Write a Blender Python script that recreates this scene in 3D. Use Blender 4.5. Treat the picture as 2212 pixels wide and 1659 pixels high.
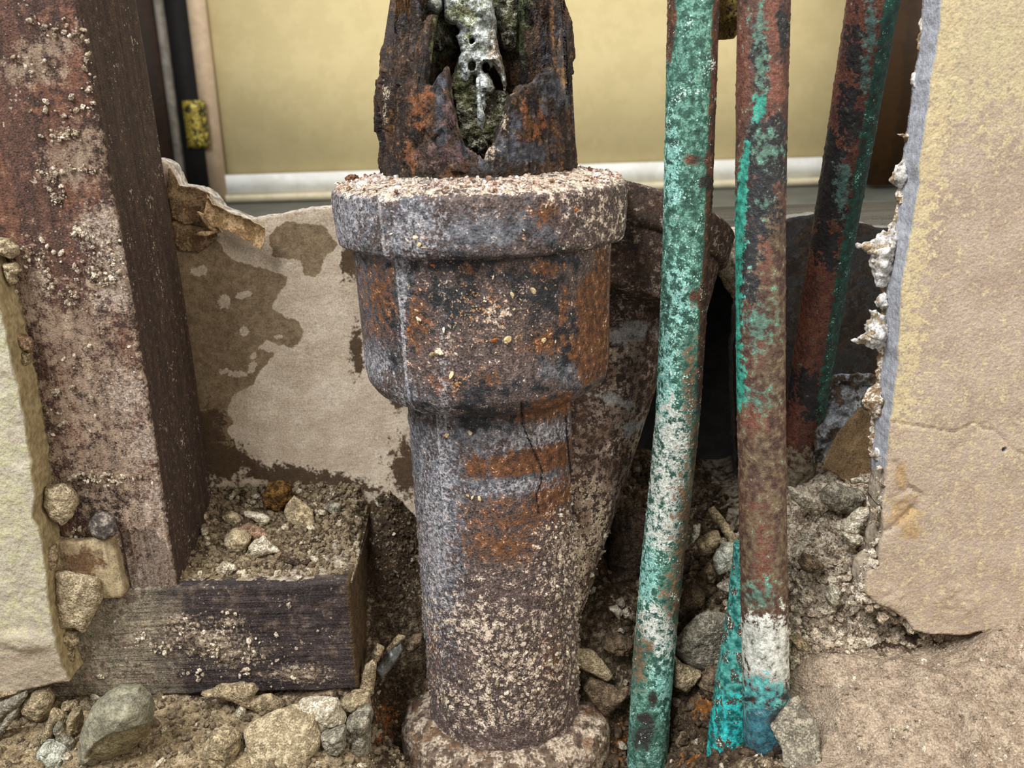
import bpy, math, random
import numpy as np
from mathutils import Vector, Matrix

for _o in list(bpy.data.objects):
    bpy.data.objects.remove(_o)
SC = bpy.context.scene
COL = SC.collection
IW, IH = 2212, 1659
FPX, PITCH, ROLL = 1950.0, math.radians(17.0), -0.03     # lens in pixels, downward tilt, roll
ZC = 230.0                                               # camera height over the ground datum, mm
MMU = 0.001                                              # builder units are millimetres relative to the lens


def lin(c):
    o = []
    for v in c[:3]:
        v = v / 255.0
        o.append(v / 12.92 if v <= 0.04045 else ((v + 0.055) / 1.055) ** 2.4)
    return (o[0], o[1], o[2], 1.0)


# ------------------------------------------------------------------ camera
FW = np.array([0, math.cos(PITCH), -math.sin(PITCH)])
UP0 = np.array([0, math.sin(PITCH), math.cos(PITCH)])
R0 = np.array([1.0, 0, 0])
RT = R0 * math.cos(ROLL) + UP0 * math.sin(ROLL)
UP = -R0 * math.sin(ROLL) + UP0 * math.cos(ROLL)
cam_data = bpy.data.cameras.new('camera')
cam = bpy.data.objects.new('camera', cam_data)
COL.objects.link(cam)
cam.matrix_world = Matrix(((RT[0], UP[0], -FW[0], 0), (RT[1], UP[1], -FW[1], 0), (RT[2], UP[2], -FW[2], ZC * MMU), (0, 0, 0, 1)))
cam_data.sensor_fit = 'HORIZONTAL'
cam_data.sensor_width = 36.0
cam_data.lens = FPX / IW * 36.0
cam_data.clip_start = 0.005
cam_data.clip_end = 50
cam_data.dof.use_dof = True
cam_data.dof.focus_distance = 0.312
cam_data.dof.aperture_fstop = 22
SC.camera = cam
vs = SC.view_settings
vs.view_transform = 'Standard'
vs.look = 'None'
vs.gamma = 1.0
vs.use_curve_mapping = False
vs.exposure = 0.42

# ------------------------------------------------------------------ world and lights
world = bpy.data.worlds.new('room_ambience')
SC.world = world
world.use_nodes = True
_bg = world.node_tree.nodes['Background']
_bg.inputs[0].default_value = (1.0, 0.97, 0.94, 1)
_bg.inputs[1].default_value = 0.30


def area(name, loc, target, size, power, col, sizey=None):
    d = bpy.data.lights.new(name, 'AREA')
    d.energy = power
    d.color = col
    d.size = size
    if sizey:
        d.shape = 'RECTANGLE'
        d.size_y = sizey
    o = bpy.data.objects.new(name, d)
    COL.objects.link(o)
    o.location = loc
    o.rotation_euler = (Vector(target) - Vector(loc)).to_track_quat('-Z', 'Y').to_euler()
    return o


area('window_light', (-0.62, -0.45, 1.45), (0, 0.31, 0.12), 0.7, 27, (0.94, 0.97, 1.0), 0.7)
area('right_fill_light', (0.95, -0.60, 0.85), (0.05, 0.30, 0.10), 0.6, 7, (1.0, 0.93, 0.84))  # unseen warm fill light added at the front right
area('far_room_light', (0.1, 0.85, 1.6), (0.0, 1.75, 0.25), 0.9, 15, (1.0, 0.96, 0.90))
SC.cycles.max_bounces = 4
SC.cycles.diffuse_bounces = 2
SC.cycles.glossy_bounces = 2


# ------------------------------------------------------------------ pixel <-> space helpers
def P(x, y, Y):
    d = FW * FPX + RT * (x - IW / 2) + UP * (IH / 2 - y)
    return d * (Y / d[1])


def XZ(x, y, Y):
    p = P(x, y, Y)
    return (p[0], p[2])


def proj(V):
    V = np.asarray(V, float)
    dz = V @ FW
    return IW / 2 + FPX * (V @ RT) / dz, IH / 2 - FPX * (V @ UP) / dz


# ------------------------------------------------------------------ noise
def _hash(ix, iy, iz, seed):
    h = (ix.astype(np.uint32) * np.uint32(374761393) + iy.astype(np.uint32) * np.uint32(668265263)
         + iz.astype(np.uint32) * np.uint32(2147483647) + np.uint32((seed * 974711 + 12345) & 0xffffffff))
    h = (h ^ (h >> np.uint32(13))) * np.uint32(1274126177)
    h = (h ^ (h >> np.uint32(16))) * np.uint32(2246822519)
    return h ^ (h >> np.uint32(15))


def _rnd(h):
    return (h & np.uint32(0xffffff)).astype(np.float64) / 16777215.0


def vnoise(p, seed=0):
    i = np.floor(p).astype(np.int64)
    f = p - i
    u = f * f * f * (f * (f * 6 - 15) + 10)
    r = 0
    for dx in (0, 1):
        for dy in (0, 1):
            for dz in (0, 1):
                h = _hash(i[:, 0] + dx, i[:, 1] + dy, i[:, 2] + dz, seed)
                gx = _rnd(h) * 2 - 1
                gy = _rnd(h * np.uint32(69069) + np.uint32(1)) * 2 - 1
                gz = _rnd(h * np.uint32(1664525) + np.uint32(7)) * 2 - 1
                g = gx * (f[:, 0] - dx) + gy * (f[:, 1] - dy) + gz * (f[:, 2] - dz)
                r = r + g * ((u[:, 0] if dx else 1 - u[:, 0]) * (u[:, 1] if dy else 1 - u[:, 1]) * (u[:, 2] if dz else 1 - u[:, 2]))
    return r * 1.5


def fbm(p, size, octv=3, seed=0, st=(1, 1, 1), gain=0.5):
    p = np.asarray(p, float) * np.array(st) / size
    a, s, t = 1.0, 0, 0
    for k in range(octv):
        s = s + a * vnoise(p + 17.3 * k, seed + k)
        t += a
        a *= gain
        p = p * 2.03
    return s / t


def cells(p, size, seed=0, st=(1, 1, 1)):
    """distance to the nearest cell point and that cell's random value"""
    p = np.asarray(p, float) * np.array(st) / size
    i = np.floor(p).astype(np.int64)
    best = np.full(len(p), 9.0)
    val = np.zeros(len(p))
    for dx in (-1, 0, 1):
        for dy in (-1, 0, 1):
            for dz in (-1, 0, 1):
                c = i + np.array([dx, dy, dz])
                h = _hash(c[:, 0], c[:, 1], c[:, 2], seed)
                q = c + np.stack([_rnd(h), _rnd(h * np.uint32(69069) + np.uint32(1)), _rnd(h * np.uint32(1664525) + np.uint32(7))], 1)
                d = np.sqrt(((q - p) ** 2).sum(1))
                k = d < best
                best = np.where(k, d, best)
                val = np.where(k, _rnd(h * np.uint32(22695477) + np.uint32(3)), val)
    return best, val


def smooth(a, b, x):
    t = np.clip((x - a) / (b - a), 0, 1)
    return t * t * (3 - 2 * t)


# ------------------------------------------------------------------ 2-D outline helpers
def inside(px, py, poly):
    r = np.zeros(len(px), bool)
    n = len(poly)
    for k in range(n):
        x1, y1 = poly[k]
        x2, y2 = poly[(k + 1) % n]
        if y1 == y2:
            continue
        c = ((y1 > py) != (y2 > py)) & (px < (x2 - x1) * (py - y1) / (y2 - y1) + x1)
        r ^= c
    return r


def segdist(px, py, poly, closed=True):
    n = len(poly)
    best = np.full(len(px), 1e18)
    bx = np.array(px, float)
    by = np.array(py, float)
    for k in range(n if closed else n - 1):
        x1, y1 = poly[k]
        x2, y2 = poly[(k + 1) % n]
        dx, dy = x2 - x1, y2 - y1
        L = dx * dx + dy * dy + 1e-12
        t = np.clip(((px - x1) * dx + (py - y1) * dy) / L, 0, 1)
        qx, qy = x1 + t * dx, y1 + t * dy
        d = (px - qx) ** 2 + (py - qy) ** 2
        m = d < best
        best = np.where(m, d, best)
        bx = np.where(m, qx, bx)
        by = np.where(m, qy, by)
    return np.sqrt(best), bx, by


def pmask(V, polys, w=14.0):
    """soft membership of surface points in outlined patches (0.5 on the outline)"""
    x, y = proj(V)
    out = np.zeros(len(V))
    for po in polys:
        d, _, _ = segdist(x, y, po)
        s = np.where(inside(x, y, po), d, -d)
        out = np.maximum(out, np.clip(0.5 + s / (2 * w), 0, 1))
    return out


def emask(V, ells):
    x, y = proj(V)
    out = np.zeros(len(V))
    for e in ells:
        cx, cy, rx, ry = e[:4]
        a = math.radians(e[4]) if len(e) > 4 else 0
        u = ((x - cx) * math.cos(a) + (y - cy) * math.sin(a)) / rx
        v = (-(x - cx) * math.sin(a) + (y - cy) * math.cos(a)) / ry
        out = np.maximum(out, np.clip(1 - 0.5 * np.sqrt(u * u + v * v), 0, 1))
    return out


def lmask(V, line, w):
    x, y = proj(V)
    d, _, _ = segdist(x, y, line, closed=False)
    return np.clip(1 - d / w, 0, 1)


# ------------------------------------------------------------------ object helpers
def props(o, label=None, cat=None, group=None, kind=None):
    if label:
        o['label'] = label
    if cat:
        o['category'] = cat
    if group:
        o['group'] = group
    if kind:
        o['kind'] = kind
    return o


def mesh_obj(name, V, quads, tris, mat, parent=None, attrs=None, smoothed=True, origin=None):
    V = np.asarray(V, float)
    if origin is None:
        origin = np.array([(V[:, 0].min() + V[:, 0].max()) / 2, (V[:, 1].min() + V[:, 1].max()) / 2, V[:, 2].min()])
    origin = np.asarray(origin, float)
    me = bpy.data.meshes.new(name)
    nq = 0 if quads is None else len(quads)
    nt = 0 if tris is None else len(tris)
    me.vertices.add(len(V))
    me.vertices.foreach_set('co', ((V - origin) * MMU).astype(np.float32).ravel())
    loops = []
    if nq:
        loops.append(np.asarray(quads, np.int32).ravel())
    if nt:
        loops.append(np.asarray(tris, np.int32).ravel())
    loops = np.concatenate(loops)
    me.loops.add(len(loops))
    me.loops.foreach_set('vertex_index', loops)
    me.polygons.add(nq + nt)
    st = np.concatenate([np.arange(nq) * 4, nq * 4 + np.arange(nt) * 3]).astype(np.int32)
    me.polygons.foreach_set('loop_start', st)
    me.polygons.foreach_set('use_smooth', np.full(nq + nt, smoothed, bool))
    me.update(calc_edges=True)
    me.validate()
    for k, a in (attrs or {}).items():
        at = me.attributes.new(k, 'FLOAT', 'POINT')
        at.data.foreach_set('value', np.asarray(a, np.float32))
    me.materials.append(mat)
    o = bpy.data.objects.new(name, me)
    COL.objects.link(o)
    w = (origin + np.array([0, 0, ZC])) * MMU
    if parent is not None:
        o.parent = parent
        o.location = Vector(w) - world_loc(parent)
    else:
        o.location = Vector(w)
    return o


def world_loc(o):
    v = Vector(o.location)
    while o.parent is not None:
        o = o.parent
        v = v + Vector(o.location)
    return v


def empty(name, base, label, cat, group=None):
    o = bpy.data.objects.new(name, None)
    COL.objects.link(o)
    o.empty_display_size = 0.02
    o.location = Vector((np.asarray(base, float) + np.array([0, 0, ZC])) * MMU)
    return props(o, label, cat, group)


def grid_faces(nu, nv, wrap=False, flip=False):
    """verts indexed v*nu+u"""
    u = np.arange(nu if wrap else nu - 1)
    v = np.arange(nv - 1)
    U, Vv = np.meshgrid(u, v)
    U, Vv = U.ravel(), Vv.ravel()
    U2 = (U + 1) % nu
    q = np.stack([Vv * nu + U, Vv * nu + U2, (Vv + 1) * nu + U2, (Vv + 1) * nu + U], 1)
    return q[:, ::-1] if flip else q


def vnormals(V, q):
    n = np.cross(V[q[:, 2]] - V[q[:, 0]], V[q[:, 3]] - V[q[:, 1]])
    N = np.zeros_like(V)
    for k in range(4):
        np.add.at(N, q[:, k], n)
    return N / (np.linalg.norm(N, axis=1)[:, None] + 1e-12)


def densify(poly, step):
    o = []
    n = len(poly)
    for k in range(n):
        a = np.array(poly[k], float)
        b = np.array(poly[(k + 1) % n], float)
        m = max(1, int(np.linalg.norm(b - a) / step))
        for j in range(m):
            o.append(a + (b - a) * j / m)
    return np.array(o)


def ragged(poly, step, amp, size, seed, keep=None):
    p = densify(poly, step)
    t = np.roll(p, -1, 0) - np.roll(p, 1, 0)
    n = np.stack([t[:, 1], -t[:, 0]], 1)
    n /= np.linalg.norm(n, axis=1)[:, None] + 1e-9
    q = np.stack([p[:, 0], p[:, 1], np.zeros(len(p))], 1)
    return p + n * (amp * 2 * fbm(q, size, 4, seed, gain=0.6))[:, None]


def sheet(poly, Y, T, cell, disp=None, rag=0.5, ragsize=5.0, holes=(), rings=4, seed=1, edgeamp=0.4, thin=None):
    """a slab with a torn outline in the XZ plane: front at Y, thickness T behind it.
    Returns verts, quads, attrs (e = 1 on the broken edge and back, d = distance from the edge in mm)"""
    po = ragged(poly, max(cell * 1.2, 0.4), rag, ragsize, seed)
    hs = [ragged(h, max(cell, 0.3), rag * 0.3, ragsize * 0.3, seed + 9) for h in holes]
    x0, z0 = po.min(0) - cell
    x1, z1 = po.max(0) + cell
    nx, nz = int((x1 - x0) / cell) + 2, int((z1 - z0) / cell) + 2
    gx, gz = np.meshgrid(x0 + np.arange(nx) * cell, z0 + np.arange(nz) * cell)
    cx = (gx[:-1, :-1] + cell / 2).ravel()
    cz = (gz[:-1, :-1] + cell / 2).ravel()
    m = inside(cx, cz, po)
    for h in hs:
        m &= ~inside(cx, cz, h)
    q = grid_faces(nx, nz)[m]
    used, inv = np.unique(q, return_inverse=True)
    q = inv.reshape(q.shape)
    X = gx.ravel()[used]
    Z = gz.ravel()[used]
    e = np.concatenate([q[:, [0, 1]], q[:, [1, 2]], q[:, [2, 3]], q[:, [3, 0]]])
    key = np.sort(e, 1)
    key = key[:, 0].astype(np.int64) * 10000000 + key[:, 1]
    _, first, cnt = np.unique(key, return_index=True, return_counts=True)
    be = e[first[cnt == 1]]
    bv = np.unique(be)
    dists = [segdist(X[bv], Z[bv], pp) for pp in [po] + hs]
    D = np.stack([d[0] for d in dists])
    k = D.argmin(0)
    X[bv] = np.choose(k, [d[1] for d in dists])
    Z[bv] = np.choose(k, [d[2] for d in dists])
    n = len(X)
    pc = po[::max(1, len(po) // 160)]
    dd = segdist(X, Z, pc)[0]
    dd[bv] = 0
    Vf = np.stack([X, np.full(n, float(Y)), Z], 1)
    if disp is not None:
        Vf[:, 1] += disp(X, Z, dd)
    th = np.full(n, float(T)) if thin is None else thin(X, Z, dd)
    verts = [Vf]
    idx = np.full(n, -1)
    idx[bv] = np.arange(len(bv))
    quads = [q]
    prev = np.arange(n)[bv]
    base = n
    ed = [np.zeros(n)]
    dl = [dd]
    for r in range(1, rings + 1):
        f = r / rings
        R = Vf[bv].copy()
        R[:, 1] += th[bv] * f
        jit = np.stack([R[:, 0], R[:, 1], R[:, 2]], 1)
        R[:, 0] += edgeamp * fbm(jit, 1.6, 2, seed + 31)
        R[:, 2] += edgeamp * fbm(jit, 1.6, 2, seed + 57)
        verts.append(R)
        cur = base + np.arange(len(bv))
        a, b = idx[be[:, 0]], idx[be[:, 1]]
        quads.append(np.stack([prev[b], prev[a], cur[a], cur[b]], 1))
        prev = cur
        base += len(bv)
        ed.append(np.ones(len(bv)))
        dl.append(np.zeros(len(bv)))
    Vb = Vf.copy()
    Vb[:, 1] = Vf[:, 1] + th
    bi = base + np.arange(n)
    bi[bv] = prev
    verts.append(Vb)
    ed.append(np.ones(n))
    dl.append(dd)
    quads.append(bi[q[:, ::-1]])
    V = np.concatenate(verts)
    return V, np.concatenate(quads), {'e': np.concatenate(ed), 'd': np.concatenate(dl)}


def rbox(x0, x1, y0, y1, z0, z1, cell, rad=1.0):
    """closed box of fine grids with rounded edges"""
    c = np.array([(x0 + x1) / 2, (y0 + y1) / 2, (z0 + z1) / 2])
    h = np.array([x1 - x0, y1 - y0, z1 - z0]) / 2
    n = np.maximum(2, (2 * h / cell).astype(int) + 1)
    Vs, Qs, b = [], [], 0
    for ax in range(3):
        u, v = (ax + 1) % 3, (ax + 2) % 3
        for s in (-1, 1):
            gu, gv = np.meshgrid(np.linspace(-h[u], h[u], n[u]), np.linspace(-h[v], h[v], n[v]))
            p = np.zeros((gu.size, 3))
            p[:, u], p[:, v], p[:, ax] = gu.ravel(), gv.ravel(), s * h[ax]
            Vs.append(p)
            Qs.append(grid_faces(n[u], n[v], flip=(s < 0)) + b)
            b += len(p)
    p = np.concatenate(Vs)
    inn = np.clip(p, -(h - rad), h - rad)
    d = p - inn
    L = np.linalg.norm(d, axis=1)[:, None]
    p = inn + d / np.maximum(L, 1e-9) * np.minimum(L, rad)
    key = np.round(p * 200).astype(np.int64)
    _, fi, inv = np.unique(key, axis=0, return_index=True, return_inverse=True)
    inv = np.asarray(inv).reshape(-1)
    q = inv[np.concatenate(Qs)]
    ok = (q[:, 0] != q[:, 1]) & (q[:, 1] != q[:, 2]) & (q[:, 2] != q[:, 3]) & (q[:, 3] != q[:, 0])
    return p[fi] + c, q[ok]


def lathe(prof, axis, nt, dz, disp=None, th0=-math.pi, th1=math.pi):
    """prof: (r, z) from bottom to top, closed at the ends; axis: fn(z)->(x, y)"""
    prof = np.array(prof, float)
    s = np.concatenate([[0], np.cumsum(np.linalg.norm(np.diff(prof, axis=0), axis=1))])
    m = max(4, int(s[-1] / dz))
    t = np.linspace(0, s[-1], m)
    r = np.interp(t, s, prof[:, 0])
    z = np.interp(t, s, prof[:, 1])
    th = -math.pi + 2 * math.pi * np.arange(nt) / nt
    T, Rr = np.meshgrid(th, r)
    _, Zz = np.meshgrid(th, z)
    T, Rr, Zz = T.ravel(), Rr.ravel(), Zz.ravel()
    ax = np.array([axis(zz) for zz in z])
    AX = np.repeat(ax, nt, axis=0)
    V = np.stack([AX[:, 0] + Rr * np.sin(T), AX[:, 1] - Rr * np.cos(T), Zz], 1)
    q = grid_faces(nt, m, wrap=True)
    if disp is not None:
        N = vnormals(V, q)
        V = V + N * disp(V, T, Rr)[:, None]
    return V, q, T


def tube(path, rad, nt, ds, disp=None, cap=True):
    """swept pipe along a smooth path of points"""
    path = np.array(path, float)
    k = len(path)
    tt = np.arange(k)
    L = np.linalg.norm(np.diff(path, axis=0), axis=1).sum()
    m = int(L / ds)
    u = np.linspace(0, k - 1, m)
    C = np.stack([np.interp(u, tt, path[:, c]) for c in range(3)], 1)
    w = max(3, m // (k * 2)) | 1
    ker = np.ones(w) / w
    for _ in range(2):
        Cp = np.pad(C, ((w // 2, w // 2), (0, 0)), mode='reflect', reflect_type='odd')
        C = np.stack([np.convolve(Cp[:, c], ker, mode='valid') for c in range(3)], 1)
    t = np.gradient(C, axis=0)
    t /= np.linalg.norm(t, axis=1)[:, None]
    a = np.cross(t, np.array([0, 1.0, 0]))
    a /= np.linalg.norm(a, axis=1)[:, None]
    b = np.cross(a, t)
    rr = rad(np.linspace(0, 1, m)) if callable(rad) else np.full(m, float(rad))
    th = 2 * math.pi * np.arange(nt) / nt
    N = (a[:, None, :] * np.cos(th)[None, :, None] + b[:, None, :] * np.sin(th)[None, :, None]).reshape(-1, 3)
    V = np.repeat(C, nt, axis=0) + N * np.repeat(rr, nt)[:, None]
    if disp is not None:
        V = V + N * disp(V)[:, None]
    q = grid_faces(nt, m, wrap=True)
    tr = None
    if cap:
        V = np.concatenate([V, C[:1], C[-1:]])
        i0, i1 = m * nt, m * nt + 1
        j = np.arange(nt)
        j2 = (j + 1) % nt
        tr = np.concatenate([np.stack([np.full(nt, i0), j2, j], 1), np.stack([np.full(nt, i1), (m - 1) * nt + j, (m - 1) * nt + j2], 1)])
    return V, q, tr


# ------------------------------------------------------------------ materials
class NT:
    def __init__(self, name):
        self.m = bpy.data.materials.new(name)
        self.m.use_nodes = True
        self.t = self.m.node_tree
        self.t.nodes.clear()
        self.out = self.t.nodes.new('ShaderNodeOutputMaterial')
        self.b = self.t.nodes.new('ShaderNodeBsdfPrincipled')
        self.t.links.new(self.b.outputs[0], self.out.inputs[0])
        tc = self.t.nodes.new('ShaderNodeTexCoord')
        sc = self.t.nodes.new('ShaderNodeVectorMath')
        sc.operation = 'SCALE'
        sc.inputs['Scale'].default_value = 1000.0
        self.link(tc.outputs['Object'], sc.inputs[0])
        self.co = sc.outputs[0]
        self.k = 0
        self.cache = {}
        self.flip = 1

    def link(self, a, b):
        self.t.links.new(a, b)

    def node(self, t, **kw):
        n = self.t.nodes.new(t)
        for k, v in kw.items():
            setattr(n, k, v)
        return n

    def math(self, op, a, b=None, clamp=False):
        n = self.node('ShaderNodeMath', operation=op, use_clamp=clamp)
        for i, v in enumerate((a, b)):
            if v is None:
                continue
            if isinstance(v, (int, float)):
                n.inputs[i].default_value = v
            else:
                self.link(v, n.inputs[i])
        return n.outputs[0]

    def coord(self, st):
        self.k += 1
        mp = self.node('ShaderNodeMapping')
        mp.inputs['Scale'].default_value = st
        mp.inputs['Location'].default_value = (self.k * 37.7, self.k * 11.3, self.k * 23.9)
        self.link(self.co, mp.inputs[0])
        return mp.outputs[0]

    BINS = (0.3, 0.6, 1.2, 2.5, 5.0, 11.0, 40.0)

    def noise(self, size, st=(1, 1, 1)):
        """one of a few noise fields shared by all layers of the material"""
        b = min(self.BINS, key=lambda v: abs(math.log(v / size)))
        if (b, st) not in self.cache:
            n = self.node('ShaderNodeTexNoise')
            n.inputs['Scale'].default_value = 1.0 / b
            n.inputs['Detail'].default_value = 1.0
            n.inputs['Roughness'].default_value = 0.62
            self.link(self.coord(st), n.inputs['Vector'])
            self.cache[(b, st)] = n.outputs[0]
        return self.cache[(b, st)]

    def field(self, size, st=(1, 1, 1)):
        """signed broken noise around 0: the size asked for plus finer grain"""
        self.flip = -self.flip
        n = self.math('SUBTRACT', self.noise(size, st), 0.5)
        f = self.math('SUBTRACT', self.noise(max(size / 4.5, 0.3)), 0.5)
        return self.math('ADD', self.math('MULTIPLY', n, 2.0 * self.flip), self.math('MULTIPLY', f, 1.3))

    def attr(self, name):
        n = self.node('ShaderNodeAttribute', attribute_name=name)
        return n.outputs['Fac']

    def ss(self, x, a, b):
        n = self.node('ShaderNodeMapRange', interpolation_type='SMOOTHSTEP')
        n.inputs['From Min'].default_value = a
        n.inputs['From Max'].default_value = b
        self.link(x, n.inputs['Value'])
        return n.outputs[0]

    def mix(self, f, a, b):
        n = self.node('ShaderNodeMix', data_type='RGBA')
        for i, v in ((0, f), (6, a), (7, b)):
            if isinstance(v, tuple):
                n.inputs[i].default_value = v
            elif isinstance(v, (int, float)):
                n.inputs[i].default_value = v
            else:
                self.link(v, n.inputs[i])
        return n.outputs[2]

    def mixf(self, f, a, b):
        n = self.node('ShaderNodeMix', data_type='FLOAT')
        for i, v in ((0, f), (2, a), (3, b)):
            if isinstance(v, (int, float)):
                n.inputs[i].default_value = v
            else:
                self.link(v, n.inputs[i])
        return n.outputs[0]


def tone(nt, spec):
    """spec: colour | (c1, c2, size[, stretch])"""
    if isinstance(spec[0], (int, float)):
        return lin(spec)
    c1, c2, size = spec[:3]
    st = spec[3] if len(spec) > 3 else (1, 1, 1)
    return nt.mix(nt.ss(nt.field(size, st), -0.3, 0.3), lin(c1), lin(c2))


def material(name, base, layers=(), rough=0.85, bump=(), metal=0.0, spec=0.3, grit=0.7):
    nt = NT(name)
    col = tone(nt, base)
    ro = rough
    hs = []
    for L in layers:
        x = None
        if L.get('vor'):
            # isolated specks: the peaks of a fine field, gathered where a coarse field is high
            nt.flip = -nt.flip
            fine = nt.math('MULTIPLY', nt.math('SUBTRACT', nt.noise(L['vor'] * 0.7), 0.5), nt.flip)
            x = nt.math('ADD', fine, nt.math('MULTIPLY', nt.math('SUBTRACT', nt.noise(L['vor'] * L.get('gap', 6)), 0.5), 0.35 * L.get('clump', 1.0)))
            L = dict(L, thr=0.26 + (L['thr'] - 1.1) * 0.5, soft=0.035)
        elif 'ns' in L:
            x = nt.math('MULTIPLY', nt.field(L['ns'], L.get('st', (1, 1, 1))), L.get('amp', 1.0))
            if not L.get('m'):
                x = nt.math('ADD', x, 0.5)
        if L.get('m'):
            a = nt.attr(L['m'])
            if L.get('mul', 1.0) != 1.0:
                a = nt.math('MULTIPLY', a, L['mul'])
            x = a if x is None else nt.math('ADD', x, a)
        thr, soft = L.get('thr', 0.5), L.get('soft', 0.08)
        f = nt.ss(x, thr - soft, thr + soft)
        if L.get('only'):
            f = nt.math('MULTIPLY', f, nt.ss(nt.attr(L['only']), 0.3, 0.7))
        if L.get('op', 1.0) != 1.0:
            f = nt.math('MULTIPLY', f, L['op'])
        if 'c' in L:
            col = nt.mix(f, col, tone(nt, L['c']))
        if 'rough' in L:
            ro = nt.mixf(f, ro, L['rough'])
        if 'h' in L:
            hs.append((f, L['h']))
    if grit:
        g = nt.math('ADD', nt.math('MULTIPLY', nt.math('SUBTRACT', nt.noise(0.6), 0.5), 3.0 * grit), nt.math('MULTIPLY', nt.math('SUBTRACT', nt.noise(2.5), 0.5), 1.6 * grit))
        vm = nt.node('ShaderNodeVectorMath', operation='SCALE')
        if isinstance(col, tuple):
            vm.inputs[0].default_value = col[:3]
        else:
            nt.link(col, vm.inputs[0])
        nt.link(nt.math('MAXIMUM', nt.math('ADD', g, 1.0), 0.25), vm.inputs['Scale'])
        col = vm.outputs[0]
    if isinstance(col, tuple):
        nt.b.inputs['Base Color'].default_value = col
    else:
        nt.link(col, nt.b.inputs['Base Color'])
    if isinstance(ro, (int, float)):
        nt.b.inputs['Roughness'].default_value = ro
    else:
        nt.link(ro, nt.b.inputs['Roughness'])
    nt.b.inputs['Metallic'].default_value = metal
    nt.b.inputs['Specular IOR Level'].default_value = spec
    H = None
    for bsp in bump:
        size, amp = bsp[:2]
        st = bsp[2] if len(bsp) > 2 else (1, 1, 1)
        h = nt.math('MULTIPLY', nt.math('SUBTRACT', nt.noise(size, st), 0.5), amp)
        H = h if H is None else nt.math('ADD', H, h)
    for f, a in hs:
        h = nt.math('MULTIPLY', f, a)
        H = h if H is None else nt.math('ADD', H, h)
    if H is not None:
        bn = nt.node('ShaderNodeBump')
        bn.inputs['Strength'].default_value = 1.0
        bn.inputs['Distance'].default_value = 0.001
        nt.link(H, bn.inputs['Height'])
        nt.link(bn.outputs[0], nt.b.inputs['Normal'])
    return nt.m


# plain materials --------------------------------------------------------------
M_farwall = material('far_wall_paint', ((216, 198, 148), (210, 192, 142), 40), rough=0.7, bump=[(6, 0.1)], grit=0)
M_white = material('white_trim_paint', ((228, 228, 222), (215, 214, 206), 60), rough=0.5, grit=0)
M_cream = material('cream_shoe_moulding', ((214, 203, 172), (200, 190, 158), 60), rough=0.6, grit=0)
M_floor = material('grey_floor_tile', ((112, 116, 114), (92, 96, 92), 120, (1, 4, 1)), rough=0.6, bump=[(8, 0.4)], grit=0)
M_darkdoor = material('dark_stained_door', ((48, 33, 22), (34, 24, 18), 60, (1, 1, 0.1)), rough=0.55, grit=0)
M_black = material('gap_shade_black', ((20, 17, 15), (12, 11, 10), 60), rough=0.8, grit=0)  # shade of the open door gap put into a black colour
M_greystrip = material('grey_weather_strip', ((128, 120, 110), (100, 95, 88), 60), rough=0.6, grit=0)
M_casing = material('pinkish_casing_paint', ((196, 172, 142), (182, 158, 130), 80, (1, 1, 0.2)), rough=0.6, bump=[(12, 0.3)], grit=0)
M_brass = material('tarnished_brass', ((196, 178, 70), (120, 104, 36), 14), [dict(c=(50, 42, 20), ns=9, amp=1.5, thr=0.62, soft=0.08)], rough=0.45, metal=0.35, spec=0.5, grit=0)
M_brownwood = material('brown_wood_door', ((62, 42, 20), (50, 33, 16), 40, (1, 1, 0.1)), rough=0.5, grit=0)
M_void = material('void_shade', ((30, 26, 23), (18, 15, 13), 20), rough=0.95)  # near-black shade put into the colour of the added void panels

# ================================================================== THE FAR ROOM
ZF = P(600, 437, 1775)[2]
ZB1 = P(600, 416, 1785)[2]
ZB2 = P(600, 374, 1785)[2]


def simple_box(name, x0, x1, y0, y1, z0, z1, mat, parent=None, rad=1.0, cell=None, kind=None):
    V, q = rbox(x0, x1, y0, y1, z0, z1, cell or max(x1 - x0, y1 - y0, z1 - z0) / 6, rad)
    o = mesh_obj(name, V, q, None, mat, parent)
    if kind:
        o['kind'] = kind
    return o


XL = P(462, 200, 1790)[0]
XR = P(1897, 200, 1790)[0]
simple_box('wall_far', XL - 40, XR + 60, 1800, 1850, ZF - 20, 1500, M_farwall, kind='structure')
bb = simple_box('baseboard_far', XL, XR, 1785, 1800.5, ZB1 - 2, ZB2, M_white, kind='structure', rad=3)
simple_box('trim_1', XL, XR, 1775, 1800.5, ZF, ZB1, M_cream, kind='structure', rad=5)
simple_box('floor', -1300, 1500, 492, 1850, ZF - 20, ZF, M_floor, kind='structure')
# doorway at the left end of the far wall
xs = [P(v, 210, 1784)[0] for v in (120, 369, 384, 424, 467)]
d1 = simple_box('door_1', xs[0], xs[1], 1765, 1800, ZF + 2, 1400, M_darkdoor, kind='structure', rad=2)
simple_box('weather_strip', xs[1], xs[2], 1758, 1790, ZF + 2, 1400, M_greystrip, d1, rad=2)
simple_box('gap_shade', xs[2], xs[3] + 4, 1775, 1800, ZF + 2, 1400, M_black, kind='structure', rad=2)  # black strip standing in for the shade of the door gap
simple_box('trim_3', xs[3], xs[4], 1784, 1800.5, ZF + 1, 1400, M_casing, kind='structure', rad=4)
pa, pb = P(395, 217, 1756), P(437, 320, 1756)
hinge = empty('door_hinge', ((pa[0] + pb[0]) / 2, 1770, pb[2]), 'small tarnished brass hinge leaf on the dark door frame beyond the stud', 'hinge')
xa, xb = P(393, 268, 1756)[0], P(434, 268, 1756)[0]
simple_box('hinge_leaf', xa, xb, 1771, 1775.2, pb[2], pa[2], M_brass, hinge, rad=1.0)
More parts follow.
